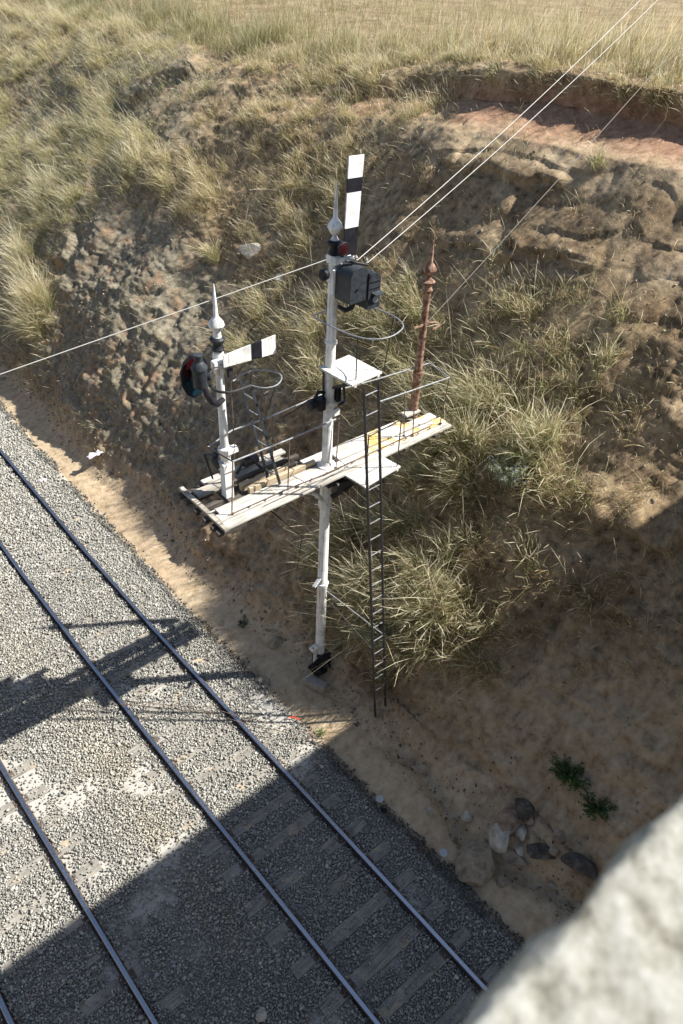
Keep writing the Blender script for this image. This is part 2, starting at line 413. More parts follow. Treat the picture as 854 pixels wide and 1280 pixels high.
# crest line wanders
crest = sstep(3, 8, TT) * sstep(700, 30, U)
X = X + crest * (0.30 * fbm(np.stack([YY * 0 + 3, YY, YY * 0], -1), .7, 3, 6) + 0.45 * np.sin(YY * 0.42 + 0.5) + 0.35 * vnoise(np.stack([YY * 0 + 3, YY, YY * 0], -1), 2.3, 5))
S = np.stack([X, YY, Z], -1)
dU = np.gradient(S, axis=1); dV = np.gradient(S, axis=0)
NRM = np.cross(dU, dV); NRM /= np.linalg.norm(NRM, axis=-1, keepdims=True) + 1e-9
NRM[NRM[..., 2] < 0] *= -1
bad = NRM[..., 0] > 0.2; NRM[bad, 0] *= -1
onslope = sstep(2.1, 4.2, TT) * (0.12 + 0.88 * sstep(13.2, 12.4, TT)) * sstep(400, 20, U)
px0, py0, dz0 = proj(S)
near = (dz0 > 0.5)
# zones by location on the slope (ground colour there)
def blob(px, py, cx, cy, rx, ry, soft=0.45, ang=0.0):
    c_, s_ = math.cos(ang), math.sin(ang); dx, dy = px - cx, py - cy
    a = (dx * c_ + dy * s_) / rx; b_ = (-dx * s_ + dy * c_) / ry
    return sstep(1 + soft, 1 - soft, np.sqrt(a * a + b_ * b_)) * near
wob = fbm(S, 1.3, 4, 3)
qx, qy = px0 + wob * 45, py0 + fbm(S, 1.3, 4, 9) * 45
rockz = np.clip(blob(qx, qy, 165, 430, 130, 210, 0.3, -0.35) + blob(qx, qy, 150, 130, 120, 90, 0.4) * 0.8 + blob(qx, qy, 20, 330, 90, 220) * 0.7, 0, 1)
D_big = fbm(S, 2.6, 3, 21); D_rdg = ridged(S * np.array([1, 0.8, 1.5]), 0.9, 4, 40); D_f = fbm(S, 0.28, 4, 60); D_ff = fbm(S, 0.09, 2, 70)
D_rock = ridged(S * np.array([1, 1, 1.0]), 0.5, 4, 80)
facez = np.clip(blob(qx, qy, 690, 270, 230, 190, .35) + blob(qx, qy, 760, 820, 170, 240, .35) + blob(qx, qy, 480, 200, 90, 90, .4), 0, 1)
saw = lambda v: (v % 1.0) ** 2.2
lay = saw((S[..., 2] + 0.22 * S[..., 1] * .5 + 0.55 * fbm(S, 1.6, 3, 170)) / 0.55) * sstep(-.5, .4, fbm(S, 1.2, 2, 175))
lay2 = saw((S[..., 2] + 0.25 * fbm(S, .6, 3, 180)) / 0.17) * sstep(-.3, .5, fbm(S, .8, 2, 185))
ck = vnoise(S + 0.25 * np.stack([D_f, D_big, D_f], -1), .75, 190); ck2 = vnoise(S + 0.1 * np.stack([D_f, D_big, D_f], -1), .33, 195)
crack = (-0.05 * np.exp(-(ck / .05) ** 2) - 0.03 * np.exp(-(ck2 / .06) ** 2) * (1 - facez)) * sstep(.1, .45, fbm(S, 1.5, 3, 198)) * (1 - .5 * facez)
disp = (0.31 - 0.17 * facez) * D_big + (0.12 - 0.10 * facez) * D_rdg + (0.085 - 0.07 * facez - .03 * rockz) * D_f + (0.025 - .018 * facez) * D_ff - (0.03 + .03 * facez) * lay - (.015 - .005 * facez) * lay2 + crack + rockz * (0.012 * D_rock - 0.06 * D_rdg)
# strata / erosion steps on the bare earth face
stra = vnoise(S * np.array([0.25, 0.25, 1.0]) + 0.15 * D_big[..., None], 0.22, 90)
disp = disp + (0.045 - .035 * facez) * stra * (1 - rockz)
# water-cut runnels down the lower bank
run = ridged(np.stack([S[..., 0] * .25, S[..., 1] + .25 * D_big, S[..., 2] * .25], -1), .42, 3, 140)
disp = disp + facez * (0.055 * ridged(np.stack([S[..., 0] * .3, S[..., 1] + .12 * S[..., 2], S[..., 2] * .3], -1), .5, 4, 144) + .035 * fbm(S, .5, 5, 146, .62))
disp = disp + 0.17 * run * sstep(7.4, 6.0, TT) * (1 - rockz * .6) + 0.09 * fbm(S, .22, 3, 150) * sstep(7, 5, TT) * (1 - .6 * facez) + 0.11 * ridged(S, .55, 3, 160) * sstep(7.5, 6.5, TT)
# slumped ledge with a dark undercut
def ledge(x0, y0, x1, y1, amp, fall):
    L = math.hypot(x1 - x0, y1 - y0); tx, ty = (x1 - x0) / L, (y1 - y0) / L
    a = (px0 - x0) * tx + (py0 - y0) * ty; d = (px0 - x0) * ty - (py0 - y0) * tx
    d = d + 5 * D_f + 4 * np.sin(a * 0.09)
    return amp * near * sstep(-14, 8, a) * sstep(L + 14, L - 8, a) * sstep(0, 4, d) * sstep(fall, 6, d)
disp = disp + ledge(728, 640, 835, 695, 0.34, 70) + ledge(600, 75, 850, 150, 0.0, 40) + ledge(560, 210, 700, 235, 0.14, 40) + ledge(640, 310, 740, 340, 0.12, 40) + ledge(540, 300, 640, 330, 0.1, 40) + ledge(640, 470, 760, 500, 0.10, 40) + ledge(160, 130, 250, 90, 0.3, 50) + ledge(90, 330, 130, 200, 0.25, 40)
S = S + NRM * (disp * onslope)[..., None]
rub = fbm(S, 0.5, 4, 101) * 0.05 + fbm(S, 0.15, 2, 105) * 0.02
S[..., 2] += rub * sstep(0.6, 2.0, TT) * sstep(5, 2.5, TT)
S[..., 2] -= 0.26 * np.exp(-((S[..., 0] - 6.95 - .25 * np.sin(S[..., 1] * 1.7) - .15 * D_big) / .22) ** 2) * sstep(5.9, 5.0, S[..., 1]) * sstep(-3, 0, S[..., 1]) * sstep(6, 4.5, TT)
S[..., 2] += 0.12 * fbm(S, 3.0, 3, 120) * sstep(12.5, 13.5, TT) * sstep(400, 20, U)
S[:, 0, 2] = -0.3
PXS, PYS, PDS = proj(S)
sandz = sstep(4.2, 2.6, TT + 0.9 * wob) * 0.9
sandz = np.clip(sandz + 0.3 * sstep(9.2, 9.6, TT + 0.5 * wob) * sstep(11.4, 10.4, TT) * (1 - wB) + 0.65 * blob(qx, qy, 700, 940, 190, 150) + 0.25 * blob(qx, qy, 300, 720, 120, 100), 0, 1)  # sand tone at lower right also lightens the bank in shade there
redz = sstep(9.9, 10.6, TT + 0.4 * wob) * sstep(12.0, 11.2, TT) * (1 - wB) * 0.75 + 0.12 * blob(qx, qy, 150, 680, 160, 70)
zone = np.stack([rockz * sstep(2.5, 4, TT), np.clip(sandz, 0, 1), np.clip(redz, 0, 0.8)], -1)
ny_, nx_ = S.shape[:2]
ii = (np.arange(ny_ - 1)[:, None] * nx_ + np.arange(nx_ - 1)[None, :]).ravel()
quads = np.stack([ii, ii + 1, ii + nx_ + 1, ii + nx_], -1)
bank = np_mesh('cutting_slope', S.reshape(-1, 3), quads.ravel(), np.full(len(quads), 4), M['earth'], zone.reshape(-1, 3), 'zone', smooth=True)
tag(bank, kind='structure')

# flat formation under the tracks, reaching the horizon
gx = np.concatenate([np.linspace(-700, -3, 14)[:-1], np.arange(-3, 7.2, 0.06), [9.0]])
gy = np.concatenate([np.linspace(-400, -3, 8)[:-1], np.arange(-3, 30, 0.08), np.arange(30, 60, 1.0), np.linspace(60, 700, 8)])
GX, GY = np.meshgrid(gx, gy)
G = np.stack([GX + 0.0 * GY, GY, 0 * GX], -1)
def crust(p):  # pale fine crust patches along the tracks
    n_ = fbm(p, 1.1, 4, 200); y = p[..., 1]; lx = line_x(np.clip(y, -60, 60))
    a = sstep(-0.05, 0.25, n_ + 0.55 * np.exp(-((p[..., 0] - lx + 4.15) / 0.5) ** 2) + 0.75 * np.exp(-((p[..., 0] - 5.75) ** 2 + (y - 7.6) ** 2 / 1.2) / 0.35) - 0.24)
    return a
def shoulder(p):
    lx = line_x(np.clip(p[..., 1], -60, 60)); return p[..., 0] - lx
GZ = 0.02 * fbm(G, 0.9, 3, 210) - 0.02 - 0.10 * sstep(0.9, 1.25, shoulder(G)) - 0.25 * sstep(1.5, 1.9, shoulder(G))
G[..., 2] = GZ
gz = np.stack([crust(G), sstep(0.85, 1.15, shoulder(G) + 0.2 * fbm(G, 0.4, 3, 220)), 0 * GX], -1)
ny2, nx2 = G.shape[:2]
ii = (np.arange(ny2 - 1)[:, None] * nx2 + np.arange(nx2 - 1)[None, :]).ravel()
quads = np.stack([ii, ii + 1, ii + nx2 + 1, ii + nx2], -1)
gr = np_mesh('ground', G.reshape(-1, 3), quads.ravel(), np.full(len(quads), 4), M['ground'], gz.reshape(-1, 3), 'zone', smooth=True)
tag(gr, kind='structure')

def surf_at(px, py):
    """point of the slope seen at that place, its normal"""
    d = (PXS - px) ** 2 + (PYS - py) ** 2 + (PDS < 0.5) * 1e9
    k = np.argsort(d, axis=None)[:12]; j = k[np.argmin(PDS.ravel()[k])]
    i_, j_ = np.unravel_index(j, d.shape); return S[i_, j_].copy(), NRM[i_, j_].copy()

# ------------------------------------------------------------------ bridge the photographer stands on
TH = math.radians(-2.0)
br = empty('road_bridge', (3, -3.5, 10), 'masonry road bridge over the cutting with pale rough stone parapet at lower right', 'bridge')
def par_mesh(y_edge, width, z0, z1, name, cam_side):
    nx3, ns = 420, 60
    xs = np.concatenate([np.linspace(-13, -1.2, 40)[:-1], np.linspace(-1.2, 2.2, 420), np.linspace(2.2, 19, 60)[1:]])
    prof = []
    for q in np.linspace(0, 1, 16)[:-1]: prof.append((0.0, z0 + (z1 - z0 - 0.05) * q))
    for q in np.linspace(0, 1, 6)[:-1]: prof.append((-0.012 * (1 - math.cos(q * math.pi / 2)), z1 - 0.05 + 0.05 * math.sin(q * math.pi / 2)))
    for q in np.linspace(0, 1, 50)[:-1]: prof.append((-0.012 - (width - 0.03) * q, z1))
    prof += [(-width + 0.0, z1 - 0.06), (-width, z0)]
    prof = np.array(prof)
    XX, PI_ = np.meshgrid(xs, np.arange(len(prof)))
    YY_ = prof[PI_, 0] + y_edge + XX * math.tan(TH); ZZ = prof[PI_, 1]
    P3 = np.stack([XX, YY_, ZZ], -1)
    topw = sstep(z0, z1, ZZ)
    n_ = fbm(P3, 0.12, 4, 300) * 0.006 + fbm(P3, 0.02, 3, 310) * 0.004
    P3[..., 2] += n_ * topw; P3[..., 1] += (fbm(P3, 0.06, 4, 320) * 0.012) * (ZZ > z0 + .01)
    a, b_ = P3.shape[:2]; i0 = (np.arange(a - 1)[:, None] * b_ + np.arange(b_ - 1)[None, :]).ravel()
    q4 = np.stack([i0, i0 + 1, i0 + b_ + 1, i0 + b_], -1)
    o = np_mesh(name, P3.reshape(-1, 3), q4.ravel(), np.full(len(q4), 4), M['parapet'], smooth=True, parent=br, origin=(3, -3.5, 10))
    return o
par_mesh(0.058, 0.42, 11.2, 12.44, 'parapet', True)
par_mesh(-6.6, 0.42, 11.2, 12.44, 'parapet', False)
mb = MB(); ca, sa = math.cos(TH), math.sin(TH)
mb.box((3, -3.75 , 10.2), (32, 6.95, 2.2), [(ca, sa, 0), (-sa, ca, 0), (0, 0, 1)]); mb.build('deck', M['bridgeb'], br, smooth=False)
mb = MB(); mb.box((-11.5, 20, 3.5), (3.0, 120, 8.0), [(1, 0, 0), (0, 1, 0), (0, 0, 1)], bevel=1.4); lb_ = mb.build('unseen_bank', M['earth2'], smooth=False); tag(lb_, kind='structure')  # out-of-view bank added to block low sky light from the left
for x in (-10.5, 17.0):
    mb = MB(); mb.box((x, -3.95 + (x - 3) * sa, 5.0), (2.0, 6.6, 10.35), [(ca, sa, 0), (-sa, ca, 0), (0, 0, 1)]); mb.build('abutment', M['bridgeb'], br, smooth=False)

# ------------------------------------------------------------------ rails
rail_labels = ['rail of the near track closest to the signal post and the earth bank',
               'second rail from the bank, under the platform shadow',
               'third rail from the bank, bordered by pale dried crust',
               'leftmost rail, only just showing in the bottom left corner']
for k in range(4):
    yv = np.concatenate([np.arange(-60, 0, 6), np.arange(0, 30, 0.8), np.arange(30, 58, 4)])
    pts = [(float(rail_x(k, y)), float(y)) for y in yv]
    o0 = np.array([pts[10][0], 0.0, 0.0])
    root = empty('rail', tuple(o0), rail_labels[k], 'rail', 'steel rails of the two tracks')
    prof = [(-.066, -.02), (-.066, -.008), (-.014, .008), (-.012, .082), (-.040, .090), (-.042, .115), (-.034, RZ), (.034, RZ), (.042, .115), (.040, .090), (.012, .082), (.014, .008), (.066, -.008), (.066, -.02)]
    vs = []; n = len(prof)
    for x, y in pts: vs += [(x + p[0], y, p[1]) for p in prof]
    fs = [(i * n + j, i * n + (j + 1) % n, (i + 1) * n + (j + 1) % n, (i + 1) * n + j) for i in range(len(pts) - 1) for j in range(n)]
    fm = [1 if j in (6,) else 0 for i in range(len(pts) - 1) for j in range(n)]
    b_ = MB(); b_.add(vs, fs); b_.fm = [0] * len(fs); b_.build('rail_web', M['rail_side'], root, smooth=False)
    t_ = MB(); vs = []
    for x, y in pts: vs += [(x - .0345, y, RZ + .002), (x + .0345, y, RZ + .002), (x + .027, y, RZ + .007), (x - .027, y, RZ + .007)]
    fs = [(i * 4 + j, i * 4 + (j + 1) % 4, (i + 1) * 4 + (j + 1) % 4, (i + 1) * 4 + j) for i in range(len(pts) - 1) for j in range(4)]
    t_.add(vs, fs); t_.build('running_surface', M['rail_top'], root, smooth=False)
    if k == 0 or k == 1:  # fishplates at the joint
        yj = 3.95 if k == 0 else 3.35; f_ = MB()
        for s_ in (-1, 1): f_.box((rail_x(k, yj) + s_ * .022, yj, .05), (.018, .62, .07), bevel=.003)
        f_.build('fishplate', M['rail_side'], root)

# ------------------------------------------------------------------ sleepers
SLA = math.radians(-3.5)
sl_list = []
yy = 0.75; k = 0
while yy < 22:
    sl_list.append(('near', yy + rnd.uniform(-.05, .05))); yy += 0.655
yy = 3.2
while yy < 12:
    sl_list.append(('far', yy + rnd.uniform(-.05, .05))); yy += 0.66
def edge_y(x): return 6.55 + (x - 3) * math.tan(TH)
cnt = {}
sleepers = []
ORD = ['first', 'second', 'third', 'fourth', 'fifth', 'sixth', 'seventh', 'eighth', 'ninth', 'tenth', 'eleventh', 'twelfth', 'thirteenth', 'fourteenth', 'fifteenth', 'sixteenth', 'seventeenth', 'eighteenth', 'nineteenth', 'twentieth', 'twenty-first', 'twenty-second', 'twenty-third', 'twenty-fourth', 'twenty-fifth']
near_lit = sorted([y for t_, y in sl_list if t_ == 'near' and y > 6.5]); near_sh = sorted([y for t_, y in sl_list if t_ == 'near' and y <= 6.5], reverse=True)
far_lit = sorted([y for t_, y in sl_list if t_ == 'far' and y > 6.6]); far_sh = sorted([y for t_, y in sl_list if t_ == 'far' and y <= 6.6], reverse=True)
for t_, y in sl_list:
    x0 = float(line_x(y)) - 0.80 if t_ == 'near' else float(line_x(y)) - 4.92
    ln = 2.62 + rnd.uniform(-.1, .1); wd = .235 + rnd.uniform(-.015, .015); ang = SLA + rnd.uniform(-.012, .012); zt = 0.012 + rnd.uniform(-.012, .012)
    if t_ == 'near': lab = ('grey timber sleeper in sunlight, %s beyond the bridge shadow edge on the signal-side track' % ORD[near_lit.index(y)]) if y > 6.5 else ('dark timber sleeper in shade, %s inside the bridge shadow on the signal-side track' % ORD[near_sh.index(y)])
    else: lab = ('half-buried sleeper in sunlit crust, %s beyond the bridge shadow edge on the left-hand track' % ORD[far_lit.index(y)]) if y > 6.6 else ('half-buried shaded sleeper, %s inside the bridge shadow on the left-hand track' % ORD[far_sh.index(y)])
    ca_, sa_ = math.cos(ang), math.sin(ang)
    b_ = MB(); b_.box((x0, y, zt - .07), (ln, wd, .14), [(ca_, sa_, 0), (-sa_, ca_, 0), (0, 0, 1)], bevel=.012)
    root = empty('sleeper', (x0, y, zt - .14), lab, 'sleeper', 'timber sleepers under the rails')
    o = b_.build('timber', M['sleeper'], root)
    for rk in ((0, 1) if t_ == 'near' else (2, 3)):
        rx = float(rail_x(rk, y)); b_ = MB(); b_.box((rx, y + (rx - x0) * sa_, zt + .003), (.26, .16, .02), bevel=.002)
        for s_ in (-1, 1):
            b_.lathe((rx + s_ * .095, y + (rx - x0) * sa_ + s_ * .04, zt + .01), [(.016, 0), (.018, .02), (.008, .028)], 8)
        b_.build('baseplate', M['plate'], root)
    sleepers.append((x0, y, ln, wd, ang, t_))

# ------------------------------------------------------------------ ballast stones (uncountable)
def scatter_stones():
    pos = []
    for (y0, y1, sp) in ((-0.5, 9, .031), (9, 15, .035), (15, 27, .045)):
        xs_ = np.arange(-2.2, 7.6, sp); ys_ = np.arange(y0, y1, sp); A, B = np.meshgrid(xs_, ys_)
        A = A + rs.uniform(-.5, .5, A.shape) * sp; B = B + rs.uniform(-.5, .5, B.shape) * sp
        p = np.stack([A.ravel(), B.ravel(), np.zeros(A.size)], -1)
        r = np.full(len(p), sp * 0.58) * np.exp(rs.normal(0, .27, len(p))); pos.append(np.concatenate([p, r[:, None]], 1))
    p = np.concatenate(pos)
    u, v, d = proj(p[:, :3]); p = p[(u > -140) & (u < 980) & (v < 1420) & (v > 400)]
    sh = shoulder(p[:, :3]) + 0.22 * fbm(p[:, :3], 0.5, 4, 230)
    keep = rs.rand(len(p)) < np.where(sh < 0.98, 1.0, np.where(sh < 1.12, .5, np.where(sh < 1.5, 0.05, 0.02)))
    cr = crust(p[:, :3]); keep &= rs.rand(len(p)) > cr * 0.80
    p = p[keep]
    z = 0.004 + 0.022 * fbm(p[:, :3], .5, 3, 240) + rs.uniform(-.012, .012, len(p)) - 0.09 * sstep(0.9, 1.25, shoulder(p[:, :3]))
    # keep sleeper tops partly bare
    cover = fbm(p[:, :3], 0.8, 3, 250)
    ok = np.ones(len(p), bool)
    for (x0, y, ln, wd, ang, t_) in sleepers:
        near_ = np.abs(p[:, 1] - y) < 0.3
        dx = p[near_, 0] - x0; dy = p[near_, 1] - y
        a = dx * math.cos(ang) + dy * math.sin(ang); b_ = -dx * math.sin(ang) + dy * math.cos(ang)
        ins = (np.abs(a) < ln / 2 + .01) & (np.abs(b_) < wd / 2 + .005)
        thr = -0.12 if t_ == 'far' else float(np.interp(y, [7.5, 9, 10.5, 13, 18], [.30, .22, .08, -.05, -.15]))
        bare = cover[near_] < thr
        idx_ = np.where(near_)[0]
        ok[idx_[ins & bare]] = rs.rand((ins & bare).sum()) < (0.30 if y > 6.6 else .12)
        z[idx_[ins]] = np.maximum(z[idx_[ins]], 0.03)
    # leave the rails clear
    for k in range(4):
        ok &= ~(np.abs(p[:, 0] - rail_x(k, p[:, 1])) < 0.06)
    p = p[ok]; z = z[ok]; n = len(p); r = p[:, 3]
    c8 = np.array([(a, b_, c_) for a in (-1, 1) for b_ in (-1, 1) for c_ in (-1, 1)], float) * 0.62
    V = c8[None] + rs.uniform(-.34, .34, (n, 8, 3))
    V *= rs.uniform(.65, 1.25, (n, 1, 3))
    th = rs.uniform(0, 6.28, n); ph = rs.uniform(-1.0, 1.0, n)
    c_, s_ = np.cos(ph)[:, None], np.sin(ph)[:, None]
    y2 = V[..., 1] * c_ - V[..., 2] * s_; z2 = V[..., 1] * s_ + V[..., 2] * c_; V[..., 1] = y2; V[..., 2] = z2
    c_, s_ = np.cos(th)[:, None], np.sin(th)[:, None]
    x2 = V[..., 0] * c_ - V[..., 1] * s_; y2 = V[..., 0] * s_ + V[..., 1] * c_; V[..., 0] = x2; V[..., 1] = y2
    V = V * r[:, None, None]; V[..., 0] += p[:, 0:1]; V[..., 1] += p[:, 1:2]; V[..., 2] += z[:, None] + r[:, None] * 0.25
    fq = np.array([(0, 1, 3, 2), (4, 6, 7, 5), (0, 4, 5, 1), (2, 3, 7, 6), (0, 2, 6, 4), (1, 5, 7, 3)])
    L = (fq[None] + (np.arange(n) * 8)[:, None, None]).ravel()
    g = np.clip(rs.normal(.30, .07, n), .12, .5)
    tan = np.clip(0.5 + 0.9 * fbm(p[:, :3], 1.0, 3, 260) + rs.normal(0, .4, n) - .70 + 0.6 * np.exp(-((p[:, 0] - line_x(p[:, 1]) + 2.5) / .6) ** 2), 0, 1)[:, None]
    # stone colour darker on the outer shoulder
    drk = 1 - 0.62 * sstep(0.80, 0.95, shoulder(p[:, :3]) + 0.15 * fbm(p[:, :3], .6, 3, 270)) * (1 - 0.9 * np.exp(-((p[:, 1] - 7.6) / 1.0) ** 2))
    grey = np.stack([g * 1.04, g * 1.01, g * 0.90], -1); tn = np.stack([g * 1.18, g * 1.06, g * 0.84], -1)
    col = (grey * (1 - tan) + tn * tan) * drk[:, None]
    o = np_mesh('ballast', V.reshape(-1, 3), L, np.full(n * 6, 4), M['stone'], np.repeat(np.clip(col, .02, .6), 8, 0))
    tag(o, 'crushed grey track ballast spread around the rails and sleepers', 'ballast', kind='stuff')
scatter_stones()

# loose rubble on the slope and along its foot
def slope_rubble():
    vis = (PXS > -60) & (PXS < 900) & (PYS > -20) & (PYS < 1300) & (PDS > .5) & (TT > 2.0) & (TT < 11.8)
    ci = np.argwhere(vis); wgt = 0.15 + sstep(5.2, 2.5, TT[vis]) * 2.2 + rockz[vis] * 0.5
    n = 16000; sel = ci[rs.choice(len(ci), n, p=wgt / wgt.sum())]
    p = S[sel[:, 0], sel[:, 1]] + rs.uniform(-.03, .03, (n, 3)) * np.array([1, 1, 0.2])
    r = np.exp(rs.normal(-4.35, .5, n)); r = np.clip(r, .006, .06)
    c8 = np.array([(a, b_, c_) for a in (-1, 1) for b_ in (-1, 1) for c_ in (-1, 1)], float) * 0.6
    V = (c8[None] + rs.uniform(-.35, .35, (n, 8, 3))) * rs.uniform(.6, 1.3, (n, 1, 3)) * r[:, None, None] + p[:, None, :]
    fq = np.array([(0, 1, 3, 2), (4, 6, 7, 5), (0, 4, 5, 1), (2, 3, 7, 6), (0, 2, 6, 4), (1, 5, 7, 3)])
    L = (fq[None] + (np.arange(n) * 8)[:, None, None]).ravel()
    g = np.clip(rs.normal(.22, .07, n), .07, .5)[:, None]; col = g * np.array([1.1, .92, .68])
    o = np_mesh('rubble', V.reshape(-1, 3), L, np.full(n * 6, 4), M['stone'], np.repeat(col, 8, 0))
    tag(o, 'loose clods and chips of stone lying on the bank', 'rubble', kind='stuff')
slope_rubble()

# ------------------------------------------------------------------ grass
def blades(P, dirs, H, W_, bend, col, heads=None, headw=0.011, levels=5):
    """P base (n,3), dirs unit growth dir, H height, W_ width, bend (n,3) tip offset, col (n,3)"""
    n = len(P); t_ = np.linspace(0, 1, levels)
    side = np.cross(dirs, rs.normal(0, 1, (n, 3))); side /= np.linalg.norm(side, axis=1, keepdims=True) + 1e-9
    ctr = P[:, None] + dirs[:, None] * (H[:, None] * t_[None])[..., None] + bend[:, None] * (t_[None, :, None] ** 2.1)
    wp = np.interp(t_, [0, .5, .8, 1], [1, .8, .45, .15])
    wd = W_[:, None] * wp[None]
    if heads is not None:
        hw = np.interp(t_, [0, .68, .80, .93, 1], [0, 0, 1, .8, .1]); wd = wd + heads[:, None] * headw * hw[None]
    A = ctr - side[:, None] * wd[..., None] * .5; B = ctr + side[:, None] * wd[..., None] * .5
    V = np.stack([A, B], 2).reshape(n, levels * 2, 3)
    f = np.array([(2 * i, 2 * i + 1, 2 * i + 3, 2 * i + 2) for i in range(levels - 1)])
    L = (f[None] + (np.arange(n) * levels * 2)[:, None, None]).reshape(-1)
    kg = rs.uniform(0, .85, n)[:, None] * np.clip(1 - t_ * 1.7, 0, 1)[None]
    cc = col[:, None, :] * (1 - kg[..., None]) + kg[..., None] * np.array([.17, .20, .075])
    if heads is not None:
        hm = (heads[:, None] * np.interp(t_, [0, .68, .8, 1], [0, 0, 1, 1])[None])[..., None]
        cc = cc * (1 - hm) + hm * np.array([.78, .71, .54])
    C = np.repeat(cc, 2, axis=1).reshape(-1, 3)
    return V.reshape(-1, 3), L, np.full(n * (levels - 1), 4), C
STRAW = np.array([.58, .455, .245]); PALE = np.array([.68, .59, .39]); GREEN = np.array([.17, .21, .075]); OLIVE = np.array([.36, .36, .17]); RUSTY = np.array([.36, .22, .11])
def gcol(n, wts, jitter=.18):
    pal = np.array([STRAW, PALE, GREEN, OLIVE, RUSTY]); w_ = np.array(wts, float) * np.array([.8, .9, 1.5, 1.5, 1.2]); w_ /= w_.sum()
    c = pal[rs.choice(5, n, p=w_)]; return np.clip(c * np.exp(rs.normal(0, jitter, (n, 1))), 0.01, .8)
# density over the slope: (cx, cy, rx, ry, ang, density, height, colour weights)
PATCH = [
    (90, 120, 150, 90, 0, .38, .34, (3, 2, .6, 2, .5)), (70, 215, 110, 60, -.2, .95, .40, (3, 2, .9, 2, .2)), (330, 150, 170, 90, 0, .26, .28, (4, 1.5, .3, 1.5, 1)),
    (310, 260, 110, 60, 0, .55, .30, (5, 3, .1, 1, .6)), (170, 215, 60, 40, 0, .7, .38, (4, 2, .4, 1.5, .1)), (25, 270, 60, 60, 0, .45, .3, (3, 2, 1, 2, .3)),
    (480, 120, 90, 50, 0, .35, .3, (4, 2, .5, 1.5, .5)), (400, 210, 80, 70, 0, .35, .3, (4, 1.5, .4, 2, 1)),
    (400, 430, 110, 60, 0, .75, .45, (4, 3, .6, 1.5, .2)), (470, 400, 80, 60, 0, .55, .42, (3, 2, .8, 2, .3)), (520, 470, 90, 80, 0, .5, .45, (3, 2.5, 1.2, 2, .3)),
    (620, 520, 110, 90, .3, .60, .45, (3, 2.5, 1.4, 2, .3)), (560, 600, 110, 110, .5, .55, .45, (3, 2.5, 1.5, 2, .4)), (650, 600, 90, 90, .3, .4, .4, (2, 1.5, 1, 2, 1)),
    (480, 720, 90, 90, .3, .95, .50, (3, 3, 1.5, 2, .3)), (550, 790, 90, 60, .3, .7, .45, (2, 2, 1.3, 2, 1.4)), (620, 770, 130, 95, .2, .55, .35, (2, 1, .5, 1.5, 3)),
    (760, 450, 130, 80, 0, .2, .34, (3, 2, .6, 2, 1)), (690, 420, 100, 50, 0, .35, .34, (3, 2, .6, 2, .6)), (780, 620, 100, 130, 0, .18, .25, (2, 2, .3, 1, 2)),
    (370, 360, 60, 50, 0, .3, .3, (4, 2, .4, 1, .5)), (340, 620, 60, 60, 0, .13, .22, (3, 1, .3, 1, 2)), (100, 560, 50, 30, 0, .12, .15, (2, 1, 2, 2, 1)),
    (740, 790, 110, 90, 0, .16, .22, (2, 1, .3, 1, 2)), (250, 690, 60, 30, 0, .1, .1, (1, 1, 3, 2, 1)), (600, 200, 200, 80, 0, .07, .22, (3, 2, .5, 1, 2)), (680, 330, 180, 90, 0, .06, .22, (3, 2, .5, 1, 2)),
    (60, 40, 200, 60, 0, .5, .36, (3, 2, .5, 2, .8)), (200, 450, 150, 130, 0, .045, .15, (2, 2, 1, 2, 1)), (20, 400, 50, 100, 0, .5, .35, (4, 3, .4, 1.5, .2)),
    (640, 92, 250, 26, .2, .55, .22, (4, 2.5, .3, 1.5, 1)), (800, 100, 60, 20, 0, .4, .2, (3, 2, .5, 1.5, 1)), (440, 80, 150, 25, 0, .5, .25, (3, 2, .6, 1.5, .8)),
]
def face_sites(mask):
    """cell areas of the slope sheet for area-true sampling"""
    a = S[1:, 1:] - S[:-1, :-1]; b_ = S[1:, :-1] - S[:-1, 1:]
    ar = np.linalg.norm(np.cross(a, b_), axis=-1) * .5
    return ar * mask
def sample_sites(wmap, n):
    w_ = wmap.ravel(); k = rs.choice(len(w_), n, p=w_ / w_.sum()); i_, j_ = np.unravel_index(k, wmap.shape)
    fu, fv = rs.rand(n, 1), rs.rand(n, 1)
    p = S[i_, j_] * (1 - fu) * (1 - fv) + S[i_ + 1, j_] * fu * (1 - fv) + S[i_, j_ + 1] * (1 - fu) * fv + S[i_ + 1, j_ + 1] * fu * fv
    return p, NRM[i_, j_], i_, j_
vc = (PXS[:-1, :-1] > -90) & (PXS[:-1, :-1] < 940) & (PYS[:-1, :-1] > -130) & (PYS[:-1, :-1] < 1320) & (PDS[:-1, :-1] > .5)
area = face_sites(vc)
pxc, pyc = PXS[:-1, :-1], PYS[:-1, :-1]; TC = TT[:-1, :-1]
clump = sstep(-0.15, 0.45, fbm(S[:-1, :-1], 0.45, 3, 400)); clump2 = sstep(-.3, .3, fbm(S[:-1, :-1], 1.4, 2, 410))
parts_v, parts_l, parts_t, parts_c = [], [], [], []; off = 0
def push(V, L, T, C):
    global off
    parts_v.append(V); parts_l.append(L + off); parts_t.append(T); parts_c.append(C); off += len(V)
wind = np.array([-0.35, 0.1, 0.0])
